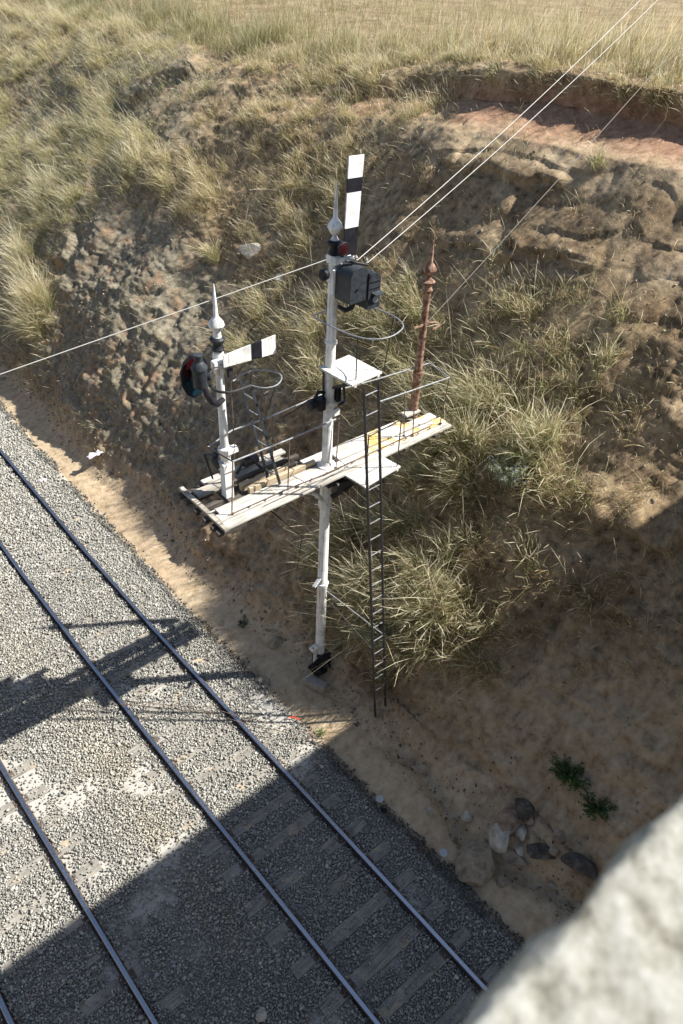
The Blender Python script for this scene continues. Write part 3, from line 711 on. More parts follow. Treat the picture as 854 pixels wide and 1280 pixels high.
for (cx, cy, rx, ry, ang, den, hh, wts) in PATCH:
    wm = blob(pxc, pyc, cx, cy, rx, ry, .5, ang)[...] if False else None
    c_, s_ = math.cos(ang), math.sin(ang); dx, dy = pxc - cx, pyc - cy
    rr = np.sqrt(((dx * c_ + dy * s_) / rx) ** 2 + ((-dx * s_ + dy * c_) / ry) ** 2)
    wm = sstep(1.35, .55, rr) * (TC > 2.8) * (TC < 13.3) * (0.08 + clump * clump2) * area * (1 - 0.45 * rockz[:-1, :-1])
    n = int(min(120000, wm.sum() * den * 3600))
    if n < 20: continue
    p, nr, i_, j_ = sample_sites(wm, n)
    g = np.array([0, 0, 1.0]) * .8 + nr * .5 + rs.normal(0, .38, (n, 3)); g /= np.linalg.norm(g, axis=1, keepdims=True)
    H_ = hh * np.exp(rs.normal(-.25, .40, n)) * (0.6 + 0.6 * clump[i_, j_])
    bend = (wind + np.array([-.25, -.05, -.35]) + rs.normal(0, .5, (n, 3))) * H_[:, None] * .6
    hd = (rs.rand(n) < .17) * 1.0
    push(*blades(p - nr * .01, g, H_ * (1 + .45 * hd), np.full(n, .0062) * rs.uniform(.5, 1.6, n), bend, gcol(n, wts), hd, .014))
# crest field: tall dry grass
wm = area * sstep(12.75, 13.1, TC) * (U[:-1, :-1] < 55) * (1 + np.clip(U[:-1, :-1] - 12, 0, 99) / 7) ** -1.5 * (0.10 + 0.90 * sstep(-.25, .25, fbm(S[:-1, :-1], 0.45, 3, 420)))
for (lim0, lim1, n) in ((12.5, 14.05, 60000), (14.05, 16.2, 62000)):
    w2 = wm * (TC >= lim0) * (TC < lim1)
    p, nr, i_, j_ = sample_sites(w2, n)
    tone = sstep(-.4, .4, fbm(p, 2.2, 3, 430))
    H_s = sstep(-.3, .35, fbm(p, .6, 3, 440))
    g = np.array([0, 0, 1.0]) + rs.normal(0, .16, (n, 3)) + np.array([-.08, -.05, 0]); g /= np.linalg.norm(g, axis=1, keepdims=True)
    H_ = .80 * np.exp(rs.normal(0, .28, n)) * (0.7 + .4 * tone) * (.55 + .75 * H_s) * (0.45 + .45 * sstep(12.8, 13.5, TT[i_, j_]))
    bend = (np.array([-.10, -.22, -.18]) + rs.normal(0, .22, (n, 3))) * H_[:, None] * .8
    c = gcol(n, (5, 3.0, .5, 1.5, 1.1)) * (1 - .45 * sstep(14, 24, p[:, 1:2]) * np.array([[.8, .7, .9]])) * (.8 + .3 * tone[:, None]); hd = (rs.rand(n) < .35) * .7
    push(*blades(p, g, H_, np.full(n, .0085) * rs.uniform(.6, 1.5, n), bend, c, hd, .016, levels=5))
tag(np_mesh('dry_grass', np.concatenate(parts_v), np.concatenate(parts_l), np.concatenate(parts_t), M['blade'], np.concatenate(parts_c)),
    'dry straw coloured grass growing over the bank and the field above it', 'grass', kind='stuff')

# individual tussocks: (px, py, height, radius, blades, colours, lean, label)
TUS = [
    (48, 400, 1.25, .75, 2600, (4, 4, .4, 1.2, 0), (-.1, .0), 'tall pale straw tussock at the left edge beside the grey lichened rock'),
    (36, 335, 1.1, .6, 1500, (4, 4, .4, 1.2, 0), (-.1, .0), 'pale straw tussock just above the tallest one at the left edge'),
    (60, 250, .75, .6, 1300, (3, 3, .8, 2, 0), (.0, .0), 'green gold tussock high on the left, above the tall pale one'),
    (165, 210, .65, .5, 900, (4, 3, .3, 1, 0), (.1, 0), 'straw tussock on top of the grey rock dome'),
    (262, 320, .60, .24, 300, (5, 3, 0, .6, .4), (-.35, 0), 'spiky dry tussock beside the two pale rocks on the bank'),
    (392, 470, .55, .26, 420, (4, 4, .3, 1, 0), (-.2, 0), 'golden tussock on the bank behind the small ladder and hoop'),
    (445, 410, .60, .24, 380, (3, 3, .8, 1.5, 0), (0, 0), 'seeding tussock on the bank behind the ladder cage of the tall post'),
    (515, 490, .60, .26, 420, (3, 3, 1.5, 1.5, 0), (0, 0), 'tussock on the bank just behind the rusty post'),
    (585, 560, .85, .28, 460, (3, 3, 1.8, 1.5, 0), (.1, 0), 'seeding tussock right of the platform end'),
    (655, 560, .9, .36, 800, (3, 4, 1.2, 1.5, .2), (-.25, 0), 'broad arching pale tussock right of the platform'),
    (565, 690, .8, .28, 420, (3, 3, 1.6, 1.5, .3), (-.1, 0), 'tussock on the bank between the ladder and the blue flowered weed'),
    (448, 745, 1.15, .34, 1000, (4, 4, 1.2, 1.6, .2), (-.1, 0), 'tall feathery seeding tussock between the white post and the ladder'),
    (520, 770, 1.05, .36, 1000, (3, 3.5, 1.6, 1.8, .5), (.1, 0), 'tall feathery tussock just right of the ladder'),
    (478, 850, .45, .24, 420, (1.5, 2, 2.2, 1.5, 2), (-.1, 0), 'low green and rust coloured tussock behind the foot of the ladder'),
    (590, 790, .50, .30, 380, (2, 2, 1, 1.6, 2), (.1, 0), 'straggling brown tussock low on the bank right of the ladder'),
    (655, 700, .55, .26, 200, (2, 1, .4, 1.5, 3), (.0, 0), 'thin rust brown tussock in the shaded part of the bank'),
    (395, 755, .40, .14, 60, (3, 5, .3, 1, .3), (-.5, 0), 'few pale seeding stalks leaning past the left of the white post'),
    (745, 455, .50, .22, 180, (3, 3, .8, 1.5, .6), (0, 0), 'thin seeding tussock high on the right of the bank'),
    (610, 330, .40, .10, 40, (3, 5, .3, 1, .3), (-.2, 0), 'few pale stalks standing on the bare earth above the rusty post'),
    (740, 205, .45, .16, 90, (2, 1, .4, 3, 1), (0, 0), 'dark scrubby tuft under the overhanging crest at upper right'),
]
for (px, py, hh, rad, n, wts, lean, lab) in TUS:
    n = int(n * 2.0); rad = rad * (1.15 if rad > .4 else 1.6); hh = hh * 1.05
    p0, n0 = surf_at(px, py)
    ang = rs.uniform(0, 6.28, n); r_ = rad * rs.rand(n) ** .8
    ns_ = 4 + int(rad * 14); sub = rs.randint(0, ns_, n); sa_ = rs.uniform(0, 6.28, ns_)[sub]; sr_ = (rad * rs.rand(ns_) ** .5)[sub]; sl_ = rs.normal(0, .20, (ns_, 3))[sub]; sh_ = rs.uniform(.55, 1.15, ns_)[sub]
    r_ = r_ * .38
    tx = np.array([0, 1.0, 0]); ty = np.cross(n0, tx); ty /= np.linalg.norm(ty)
    P0 = p0 + (np.cos(ang) * r_ + np.cos(sa_) * sr_)[:, None] * tx * .8 + (np.sin(ang) * r_ + np.sin(sa_) * sr_)[:, None] * ty * .8 - n0 * .05
    out = np.cos(ang)[:, None] * tx + np.sin(ang)[:, None] * ty
    g = np.array([lean[0], lean[1], 1.0]) + n0 * .35 + out * (r_ / rad)[:, None] * .3 + sl_ + rs.normal(0, .15, (n, 3)); g /= np.linalg.norm(g, axis=1, keepdims=True)
    n = n; H_ = hh * rs.uniform(.2, 1.15, n) * (1.1 - .4 * (r_ / rad)) * sh_; bend = (out * .35 + np.array([-.15, -.1, -.40]) + rs.normal(0, .38, (n, 3))) * H_[:, None] * .6
    hd = (rs.rand(n) < .22) * rs.uniform(.6, 1.3, n); H_ = H_ * (1 + .35 * hd)
    V, L, T, C = blades(P0, g, H_, np.full(n, .0062) * rs.uniform(.5, 1.6, n), bend, gcol(n, np.array(wts) + np.array([0, 0, .6, 1.2, 0])), hd, .020)
    tag(np_mesh('grass_tussock', V, L, T, M['blade'], C, origin=p0), lab, 'tussock', 'tussocks of grass on the bank')

# leafy weeds
def weed(name, px, py, hh, rad, nst, leafc, lab, leaf=.035, lw=.012, flowers=None, ground=False, flop=.5, stems=True):
    if ground: p0, n0 = on_z(px, py, 0.0), np.array([0, 0, 1.0])
    else: p0, n0 = surf_at(px, py)
    root = empty(name, tuple(p0), lab, 'plant')
    P0, D0, H0, Bd = [], [], [], []; LP, LD = [], []; FP = []
    for i in range(nst):
        a = rs.uniform(0, 6.28); d = np.array([math.cos(a), math.sin(a), 0]); h = hh * rs.uniform(.5, 1.1)
        g = np.array([0, 0, 1.0]) + n0 * .4 + d * rs.uniform(.1, 1.0) * flop; g /= np.linalg.norm(g)
        b_ = p0 + d * rs.uniform(0, rad * .5) - n0 * .02; be = (d * .3 + np.array([0, 0, -.25])) * h * rs.uniform(.2, .9)
        P0.append(b_); D0.append(g); H0.append(h); Bd.append(be)
        for q in np.linspace(.15, 1, int(max(4, h / .028))):
            LP.append(b_ + g * h * q + be * q ** 2.1); v = rs.normal(0, 1, 3) + g * 0.9; LD.append(v / np.linalg.norm(v))
        if flowers and rs.rand() < .5: FP.append(b_ + g * h + be)
    n = len(P0); P0, D0, H0, Bd = map(np.array, (P0, D0, H0, Bd))
    V, L, T, C = blades(P0, D0, H0, np.full(n, .006), Bd, np.tile(np.array(leafc) * .8, (n, 1)))
    np_mesh('stem', V, L, T, M['blade'], C, parent=root, origin=p0)
    LP, LD = np.array(LP), np.array(LD); n = len(LP)
    # leaves: widest in the middle
    t_ = np.array([0, .3, .65, 1]); side = np.cross(LD, rs.normal(0, 1, (n, 3))); side /= np.linalg.norm(side, axis=1, keepdims=True)
    ln = leaf * rs.uniform(.5, 1.4, n); ctr = LP[:, None] + LD[:, None] * (ln[:, None] * t_)[..., None] + np.array([0, 0, -1.0]) * (ln[:, None] * .35 * t_ ** 2)[..., None]
    wd = lw * np.array([.25, 1, .85, .08])[None] * rs.uniform(.7, 1.3, (n, 1))
    V = np.stack([ctr - side[:, None] * wd[..., None] * .5, ctr + side[:, None] * wd[..., None] * .5], 2).reshape(-1, 3)
    f = np.array([(2 * i, 2 * i + 1, 2 * i + 3, 2 * i + 2) for i in range(3)]); L = (f[None] + (np.arange(n) * 8)[:, None, None]).reshape(-1)
    C = np.repeat(np.clip(np.array(leafc) * np.exp(rs.normal(0, .25, (n, 1))), 0, .7), 8, 0)
    np_mesh('foliage', V, L, np.full(n * 3, 4), M['blade'], C, parent=root, origin=p0)
    if FP:
        mbf = MB()
        for q in FP[:26]:
            mbf = MB(); mbf.lathe(q, [(.004, 0), (.014, .008), (.012, .016), (.003, .018)], 7); mbf.build('flower', M['flower'], root)
M['flower'] = simple('blue_flower', (.14, .14, .42), None, .6)
weed('flowering_weed', 628, 605, .9, .34, 70, (.40, .44, .30), 'pale grey green weed with small blue flowers on the bank right of the ladder', .075, .014, True)
weed('leafy_weed', 474, 800, .75, .34, 70, (.30, .37, .26), 'grey green leafy weed seen through the lower ladder rungs', .075, .013)
weed('green_bush', 706, 970, .30, .45, 170, (.09, .165, .05), 'low bright green bush in the shade above the heap of rocks', .045, .030, flop=1.3)
weed('green_bush', 742, 1014, .26, .38, 140, (.08, .145, .048), 'smaller dark green bush just below the bright one, above the dark slab', .045, .028, flop=1.3)
weed('green_weed', 305, 776, .10, .18, 60, (.06, .10, .03), 'small round green weed on the dirt strip left of the white post', .035, .018, flop=1.3)
weed('green_weed', 402, 915, .09, .14, 34, (.16, .26, .06), 'light green weed on sunlit sand at the tip of the bridge shadow', .045, .014, ground=True, flop=1.5)
weed('green_weed', 216, 672, .05, .10, 30, (.08, .12, .04), 'low green patch at the foot of the bank below the platform left end', .03, .014, flop=1.3)

# ------------------------------------------------------------------ rocks
def make_rock(name, pos, size, mat, lab, group=None, rot=0.0, seed=0, cat='rock', tilt=0.0, rough=.22):
    import bmesh
    bm = bmesh.new(); bmesh.ops.create_icosphere(bm, subdivisions=4, radius=1.0)
    V = np.array([v.co[:] for v in bm.verts]); r0 = np.random.RandomState(seed)
    # cut by random planes for facets
    for k in range(13):
        nv = r0.normal(0, 1, 3); nv /= np.linalg.norm(nv); d = r0.uniform(.58, .85)
        s_ = V @ nv; ov = np.maximum(s_ - d, 0); V -= nv * (ov * .93)[:, None]
    V += V * (rough * .35 * fbm(V + seed * 7.1, .5, 4, seed))[:, None]
    V *= np.array(size) / 2 / .8
    ca_, sa_ = math.cos(tilt), math.sin(tilt); V = V @ np.array([[ca_, 0, -sa_], [0, 1, 0], [sa_, 0, ca_]])
    ca_, sa_ = math.cos(rot), math.sin(rot); V = V @ np.array([[ca_, sa_, 0], [-sa_, ca_, 0], [0, 0, 1]])
    for v, q in zip(bm.verts, V): v.co = q
    me = bpy.data.meshes.new(name); bm.to_mesh(me); bm.free(); me.materials.append(mat)
    me.polygons.foreach_set('use_smooth', [True] * len(me.polygons)); me.set_sharp_from_angle(angle=math.radians(28))
    o = bpy.data.objects.new(name, me); scene.collection.objects.link(o); o.location = pos
    return tag(o, lab, cat, group)
def rk(px, py, size, mat, lab, seed, rot=0., tilt=0., sink=.15, name='rock', group=None):
    if py > 900: size = tuple(q * 1.4 for q in size)
    p, n0 = surf_at(px, py); p = p + (np.array([0, 0, 1.0]) if py > 900 else n0) * size[2] * (.5 - sink); make_rock(name, tuple(p), size, M[mat], lab, group, rot, seed, tilt=tilt)
HG = 'tumbled rocks at the foot of the bank'
rk(596, 1082, (.58, .46, .30), 'rock_tan', 'largest boulder, flat rounded brown, in the sandy gully at lower right', 3, .2, sink=.18, group=HG)
rk(617, 1046, (.36, .30, .26), 'rock_pale', 'pale angular boulder just above the largest flat one', 5, .6, group=HG)
rk(636, 1022, (.46, .24, .20), 'rock_rusty', 'long rusty stained rock behind the pale angular boulder', 9, .1, group=HG)
rk(637, 1076, (.20, .34, .14), 'rock_tan', 'narrow tan rock between the flat boulder and the dark slate', 12, .3, group=HG)
rk(650, 1042, (.20, .15, .13), 'rock_pale', 'small pale rock right of the angular boulder', 15, .8, group=HG)
rk(578, 1018, (.15, .14, .14), 'rock_pale', 'small rounded stone at the upper left of the rock heap', 17, .8, group=HG)
rk(657, 1022, (.17, .13, .11), 'rock_rusty', 'small brown rock at the back of the heap below the green bush', 19, .2, group=HG)
rk(673, 1070, (.55, .20, .12), 'rock_dark', 'dark reddish slate slab lying right of the rock heap', 22, -.75, .2, group=HG)
rk(722, 1090, (.24, .44, .16), 'rock_dark', 'long dark slate slab beside the parapet edge', 25, .5, .3, group=HG)
rk(655, 1008, (.30, .25, .16), 'rock_dark', 'dark rock half hidden behind the rusty stained rock', 27, .5, group=HG)
rk(698, 1042, (.22, .16, .10), 'rock_rusty', 'low reddish rock below the small dark green bush', 29, .5, group=HG)
for q_ in ((602, 1058, .16, 'rock_tan', 'small brown stone touching the left side of the angular boulder'), (646, 1060, .13, 'rock_pale', 'small pale chip right of the narrow tan rock'), (628, 1098, .15, 'rock_tan', 'stone lying below the narrow tan rock'), (690, 1060, .14, 'rock_rusty', 'reddish stone behind the dark slate slab'), (570, 1045, .12, 'rock_tan', 'stone left of the rock heap near the pale capped stake'), (686, 1108, .13, 'rock_tan', 'stone between the two dark slabs')):
    rk(q_[0], q_[1], (q_[2], q_[2] * .8, q_[2] * .6), q_[3], q_[4], int(q_[0]), q_[0] * .1, sink=.3, group=HG)
rk(312, 312, (.60, .75, .45), 'rock_pale', 'white lichened outcrop on the bank above the left signal arm', 31, .4, sink=.7, group='pale outcrops on the bank')
rk(348, 345, (.40, .30, .22), 'rock_pale', 'long low pale rock lower right of the white lichened outcrop', 35, .4, sink=.7, group='pale outcrops on the bank')
rk(345, 800, (.34, .26, .2), 'rock_tan', 'earthy rock at the foot of the bank left of the white post', 45, .2, sink=.5)
p = on_z(327, 1268, .05); make_rock('rock', tuple(p), (.17, .15, .13), M['rock_pale'], 'light stone lying on shaded ballast at the bottom edge', None, 0, 51)
p = on_z(378, 1014 - 160, .02)
p = on_z(325, 850, -.02); make_rock('rock', tuple(p), (.14, .12, .06), M['rock_pale'], 'small pale stone on the dark ballast shoulder left of the post', None, 0, 53)

# ------------------------------------------------------------------ BRACKET SIGNAL
BX, BY = 7.20, 7.83
sig = empty('bracket_signal', (BX, BY, 0), 'white bracket semaphore signal on one post carrying a plank platform beside the track', 'railway signal')
PZ = 5.62
# main post, slightly tapered, octagonal foot
b_ = MB(); b_.lathe((BX, BY, 0.45), [(.115, 0), (.115, .06), (.105, .1), (.102, 2.2), (.115, 2.22), (.115, 2.27), (.1, 2.3), (.094, 4.25), (.125, 4.28), (.135, 4.36), (.12, 4.45), (.105, 4.6), (.10, 5.17), (.092, 5.2), (.074, 8.55), (.10, 8.57), (.10, 8.64), (.074, 8.66), (.072, 9.0)], 18)
post = b_.build('post', M['white'], sig)
b_ = MB(); b_.lathe((BX, BY, 8.0), [(.078, 0), (.10, .02), (.10, .06), (.078, .08)], 16); b_.build('clamp_band', M['white'], post)
b_ = MB(); b_.lathe((BX, BY, 2.72), [(.105, 0), (.125, .01), (.125, .06), (.105, .07)], 16); b_.build('clamp_band', M['white'], post)
# black foot casting with weights
b_ = MB(); b_.lathe((BX, BY, 0.0), [(.17, -.1), (.17, .10), (.13, .16), (.12, .46), (.09, .47)], 12); b_.box((BX, BY, .14), (.42, .30, .07), bevel=.01); b_.build('post_base', M['black'], sig)

def finial(x, y, z, s, parent, mat=None, col=None):
    """tall spike finial with flattened ball and dark collar"""
    b_ = MB(); b_.lathe((x, y, z), [(.09 * s, 0), (.10 * s, .03), (.085 * s, .05), (.075 * s, .10), (.10 * s, .14), (.125 * s, .18), (.085 * s, .21)], 16)
    b_.build('finial_collar', col or M['black'], parent)
    b_ = MB(); b_.lathe((x, y, z + .21 * 1.0), [(.07 * s, 0), (.045 * s, .035), (.035 * s, .06), (.085 * s, .11), (.122 * s, .175), (.11 * s, .225), (.06 * s, .285), (.04 * s, .31), (.032 * s, .45), (.022 * s, .62), (.010 * s, .76), (.003, .78)], 16)
    b_.build('finial', mat or M['white'], parent)
finial(BX, BY, 9.42, .92, sig)

# cap casting at the top of the main post
b_ = MB(); b_.box((BX + .06, BY - .03, 9.36), (.30, .22, .12), bevel=.02); b_.tube([(BX + .05, BY, 9.36), (BX + .22, BY - .2, 9.38)], .035, 8)
b_.build('arm_bearing', M['white'], sig)
# main arm, pulled off nearly upright
def arm(name, o, ax, upv, L0, L1, w0, w1, th, segs, parent, bandm):
    o = np.array(o, float); ax = np.array(ax, float); ax /= np.linalg.norm(ax); upv = np.array(upv, float); upv -= ax * (upv @ ax); upv /= np.linalg.norm(upv); nn = np.cross(ax, upv)
    def q(l, s_, d): return o + ax * l + upv * (s_ * (w0 + (w1 - w0) * (l - L0) / (L1 - L0)) / 2) + nn * d
    def slab(l0, l1, t_, grow=0.0):
        vs = [q(l, s_ * (1 + grow), d) for l in (l0, l1) for s_ in (-1, 1) for d in (-t_ / 2, t_ / 2)]
        return vs, [(0, 1, 3, 2), (4, 6, 7, 5), (0, 4, 5, 1), (2, 3, 7, 6), (0, 2, 6, 4), (1, 5, 7, 3)]
    b_ = MB(); b_.add(*slab(L0, L1, th))
    a = b_.build(name, M['white'], parent, smooth=False)
    for l0, l1 in segs:
        c_ = MB(); c_.add(*slab(l0, l1, th + .006, .01)); c_.build('black_band', bandm, a, smooth=False)
    return a, q
ma, q = arm('semaphore_arm', on_y(437, 318, 7.62), on_y(445.5, 202, 7.62) - on_y(437, 322, 7.62), (1, 0, 0), 0.0, 1.32, .25, .28, .018, [(-.003, .38), (.86, 1.04)], sig, M['black'])
b_ = MB(); nn_ = np.array([0, -1, 0]); b_.lathe(on_y(429.5, 312, 7.56), [(.085, 0), (.085, .012), (.07, .018)], 18, ax=(0, -1, 0)); lens = b_.build('red_lens', M['red'], ma)
b_ = MB(); b_.tube([on_y(429.5, 312, 7.58) + .098 * np.array([math.cos(a), 0, math.sin(a)]) for a in np.linspace(0, 6.28, 22)], .013, 6); b_.build('spectacle_frame', M['black'], ma)
# motor box
def arch(cx, w_, z0, z1, r):
    pts = [(cx - w_ / 2, z0), (cx + w_ / 2, z0)]
    for a in np.linspace(0, math.pi / 2, 6): pts.append((cx + w_ / 2 - r + r * math.cos(a), z1 - r + r * math.sin(a)))
    for a in np.linspace(math.pi / 2, math.pi, 6): pts.append((cx - w_ / 2 + r + r * math.cos(a), z1 - r + r * math.sin(a)))
    return pts
b_ = MB(); b_.prism(arch(7.30, .36, 8.82, 9.33, .14), 7.36, 7.70); mbx = b_.build('motor_box', M['dark'], sig)
b_ = MB(); b_.prism(arch(7.60, .25, 8.66, 9.20, .13), 7.34, 7.66); b_.build('motor_cover', M['dark'], mbx)
b_ = MB()
for zz in (8.98, 9.08): b_.box((7.60, 7.336, zz), (.20, .012, .012))
b_.tube([(7.475, 7.35, 8.80), (7.475, 7.35, 9.22)], .012, 6); b_.lathe((7.25, 7.36, 9.02), [(.018, 0), (.018, .02)], 8, ax=(0, -1, 0)); b_.build('cover_seam', M['black'], mbx)
b_ = MB(); b_.lathe((7.62, 7.335, 8.80), [(.055, 0), (.055, .012)], 14, ax=(0, -1, 0)); b_.build('lamp_window', M['glassy'], mbx)
b_ = MB(); b_.add([(7.54, 7.345, 8.90), (7.72, 7.345, 8.90), (7.74, 7.25, 8.88), (7.56, 7.25, 8.88), (7.54, 7.345, 8.915), (7.72, 7.345, 8.915), (7.74, 7.25, 8.895), (7.56, 7.25, 8.895)], [(0, 1, 2, 3), (4, 5, 6, 7), (0, 1, 5, 4), (1, 2, 6, 5), (2, 3, 7, 6), (3, 0, 4, 7)]); b_.build('lamp_hood', M['dark'], mbx)
b_ = MB(); b_.box((7.18, 7.73, 9.06), (.20, .07, .36), bevel=.01); b_.box((7.30, 7.72, 9.3), (.2, .1, .05)); b_.build('box_bracket', M['white'], sig)
b_ = MB(); b_.tube([(7.22, 7.72, 8.66), (7.26, 7.6, 8.62), (7.33, 7.55, 8.66), (7.40, 7.52, 8.84)], [.03, .04, .045, .04], 8); b_.build('cable_elbow', M['black'], sig)
b_ = MB(); b_.lathe(on_y(408, 342, 7.72), [(.07, 0), (.085, .03), (.085, .09), (.05, .12)], 12, ax=(-1, -.2, 0)); b_.build('lamp', M['black'], sig)
# wire insulators on the top
b_ = MB(); b_.bar(on_y(432, 326, 7.6), on_y(460, 331, 7.45), .05, .03, bevel=.004); b_.build('insulator_arm', M['iron'], sig)
for (u_, v_) in ((445, 323), (458, 326)):
    b_ = MB(); c0 = on_y(u_, v_, 7.5); b_.lathe(c0, [(.012, -.03), (.03, -.02), (.02, 0), (.032, .015), (.018, .035), (.006, .05)], 10); b_.build('insulator', M['concrete'], sig)

# platform -------------------------------------------------------------
PA_ = math.radians(-3.0); pax = np.array([math.cos(PA_), math.sin(PA_), 0]); pay = np.array([-math.sin(PA_), math.cos(PA_), 0])
PO = np.array([BX, BY, PZ])     # platform origin at the post; a along the platform, c across
def pp(a, c_, z=0.0): return PO + pax * a + pay * c_ + np.array([0, 0, z])
plat = MB()
def plank(a0, a1, c0, c1, z, mat, th=.045, lab=None, skew=0.0, name='plank'):
    b_ = MB(); A = pp(a0, (c0 + c1) / 2, z - th / 2); B = pp(a1, (c0 + c1) / 2 + skew, z - th / 2)
    b_.bar(A, B, c1 - c0, th, bevel=.006); o = b_.build(name, mat, sig)
    if lab: o['label'] = lab
    return o
# front planks (towards camera)
plank(-2.36, 2.86, -.46, -.275, .045, M['plank'], skew=.10)
plank(-2.34, 2.88, -.235, -.06, .047, M['plank_y'], lab='white plank with yellow lichen at its right end', skew=.06)
plank(-2.26, .1, -.04, .10, .042, M['plank'])
plank(.30, 2.84, .01, .20, .050, M['plank_y'], lab='white plank with a yellow lichen patch', skew=.04)
plank(-.30, 2.1, .23, .40, .046, M['plank_y'], lab='rear white plank with a yellow patch')
plank(-2.30, -.50, .52, .74, .044, M['plank_d'], lab='grey weathered rear plank')
plank(-2.05, -.35, .76, .90, .060, M['plank'])
plank(-1.95, -.3, .12, .28, -.02, M['beam'], lab='dark filler board added in the platform gap to close its shadow')  # this and the next board added so the platform casts an unbroken shadow
plank(-1.95, -.3, .31, .50, -.02, M['beam'], lab='dark filler board added in the platform gap to close its shadow')
plank(2.28, 2.66, .32, .50, .12, M['plank'])
plank(-1.80, -.30, .42, .50, .15, M['beam'], .06, 'dark rotten plank resting on edge')
plank(-1.60, -.45, .30, .39, .10, M['beam_tan'], .14, 'tan timber runner')
plank(-1.55, -.15, .13, .20, .13, M['beam_tan'], .16, 'tan timber runner')
# end board
b_ = MB(); b_.bar(pp(-2.40, -.50, .045), pp(-2.42, .92, .045), .085, .05, bevel=.006); b_.build('end_board', M['plank_d'], sig)
for c_ in (-.40, -.22, .02, .30, .62, .82):
    b_ = MB(); b_.bar(pp(-2.52, c_, -.05), pp(-2.0, c_, -.05), .10, .09, bevel=.008); o = b_.build('joist_end', M['beam'], sig)
# main girders below and transverse timbers
for c_ in (-.18, .14):
    b_ = MB(); b_.bar(pp(-2.35, c_, -.10), pp(2.8, c_, -.10), .05, .13, bevel=.005); b_.build('girder', M['white'], sig)
for a in (-1.9, -1.25, -.62, .12, .85, 1.6, 2.4):
    b_ = MB(); b_.bar(pp(a, -.42, -.022), pp(a, .46 + (.38 if a < -.4 else 0), -.022), .10, .07, bevel=.006); b_.build('cross_timber', M['beam'], sig)
b_ = MB(); b_.box(pp(.14, -.34, -.20), (.40, .14, .16), [pax, pay, (0, 0, 1)], bevel=.02); b_.tube([pp(.30, -.30, -.2), pp(.22, -.24, -.45), pp(.06, -.12, -.62)], .05, 8); b_.tube([pp(.0, -.36, -.25), pp(.16, -.36, -.38), pp(.34, -.38, -.26)], .035, 8); b_.box(pp(0, -.06, -.13), (.42, .50, .16), [pax, pay, (0, 0, 1)], bevel=.02)
for a in (-.14, 0, .14): b_.lathe(pp(a, -.28, -.13), [(.02, 0), (.02, .03)], 6, ax=-pay)
b_.build('bracket_head', M['iron'], sig)
# curved brackets each side
for s_ in (-1,):
    b_ = MB(); pts = []
    for t_ in np.linspace(0, 1, 12):
        an = t_ * math.pi / 2; pts.append(pp(s_ * (.09 + .72 * (1 - math.cos(an))), -.14, -.98 + .80 * math.sin(an)))
    b_.tube(pts, .040, 8); b_.bar(pp(s_ * .09, -.10, -1.05), pp(s_ * .09, -.10, -.85), .06, .06); b_.build('curved_bracket', M['white'], sig)
b_ = MB(); b_.lathe((BX, BY, PZ + .04), [(.17, 0), (.17, .03), (.12, .05), (.1, .12)], 16); b_.build('post_collar', M['white'], sig)

# step platforms: slatted white squares
def step(corners, name):
    o_, ex, ey = [np.array(c_, float) for c_ in corners]
    ux = ex - o_; uy = ey - o_; Lx, Ly = np.linalg.norm(ux), np.linalg.norm(uy); ux /= Lx; uy = uy / Ly
    root = None
    b_ = MB(); n = 5
    for k in range(n):
        c0 = (k + .5) / n * Ly; b_.bar(o_ + uy * c0, o_ + uy * c0 + ux * Lx, Ly / n - .010, .035, bevel=.004)
    b_.bar(o_ + ux * .08 - np.array([0, 0, .035]), o_ + ux * .08 + uy * Ly - np.array([0, 0, .035]), .05, .035)
    b_.bar(o_ + ux * (Lx - .08) - np.array([0, 0, .035]), o_ + ux * (Lx - .08) + uy * Ly - np.array([0, 0, .035]), .05, .035)
    return b_.build(name, M['plank_s'], sig)
M['plank_s'] = wood('step_plank', (0.34, 0.31, 0.26), (0.62, 0.60, 0.55), (0.74, 0.73, 0.70))
step([(7.30, 6.93, PZ + .01), (8.24, 6.98, PZ + .01), (7.27, 7.42, PZ + .01)], 'step_platform')
step([(7.04, 7.13, 7.6), (7.73, 7.16, 7.6), (7.03, 7.92, 7.6)], 'step_platform')
b_ = MB(); b_.bar((7.33, 7.15, PZ - .04), (7.33, 7.9, PZ - .04), .05, .05); b_.bar((8.1, 7.15, PZ - .04), (8.1, 7.9, PZ - .04), .05, .05); b_.build('step_bearer', M['iron'], sig)
b_ = MB(); b_.tube([(7.2, 7.76, 7.25), (7.3, 7.2, 7.55)], .02, 6); b_.tube([(7.2, 7.76, 7.25), (7.62, 7.22, 7.55)], .02, 6); b_.build('step_strut', M['iron'], sig)

# tall ladder with two stiles and rungs
La0, La1 = np.array(on_z(469.4, 901, .05)), np.array(on_z(455, 485, 7.62)); Lb0, Lb1 = np.array(on_z(482, 893, .05)), np.array(on_z(473, 477, 7.62))
lad = MB(); lad.bar(La0 - (La1 - La0) * .035, La1, .016, .055, upv=(0, -1, .2)); o1 = lad.build('ladder_stile', M['iron'], sig)
lad = MB(); lad.bar(Lb0, Lb1, .016, .055, upv=(0, -1, .2)); o2 = lad.build('ladder_stile', M['iron'], sig)
nr_ = 22
for k in range(nr_):
    t_ = (k + .6) / nr_; r_ = MB(); r_.tube([La0 + (La1 - La0) * t_, Lb0 + (Lb1 - Lb0) * t_], .010, 6); r_.build('ladder_rung', M['galv'], sig)
# stays from post to ladder
b_ = MB(); b_.tube([(BX, BY, 2.45), La0 + (La1 - La0) * .27], .013, 6); b_.build('ladder_stay', M['iron'], sig)
b_ = MB(); b_.tube([(BX + .05, BY, 2.55), Lb0 + (Lb1 - Lb0) * .30], .013, 6); b_.build('ladder_stay', M['galv'], sig)

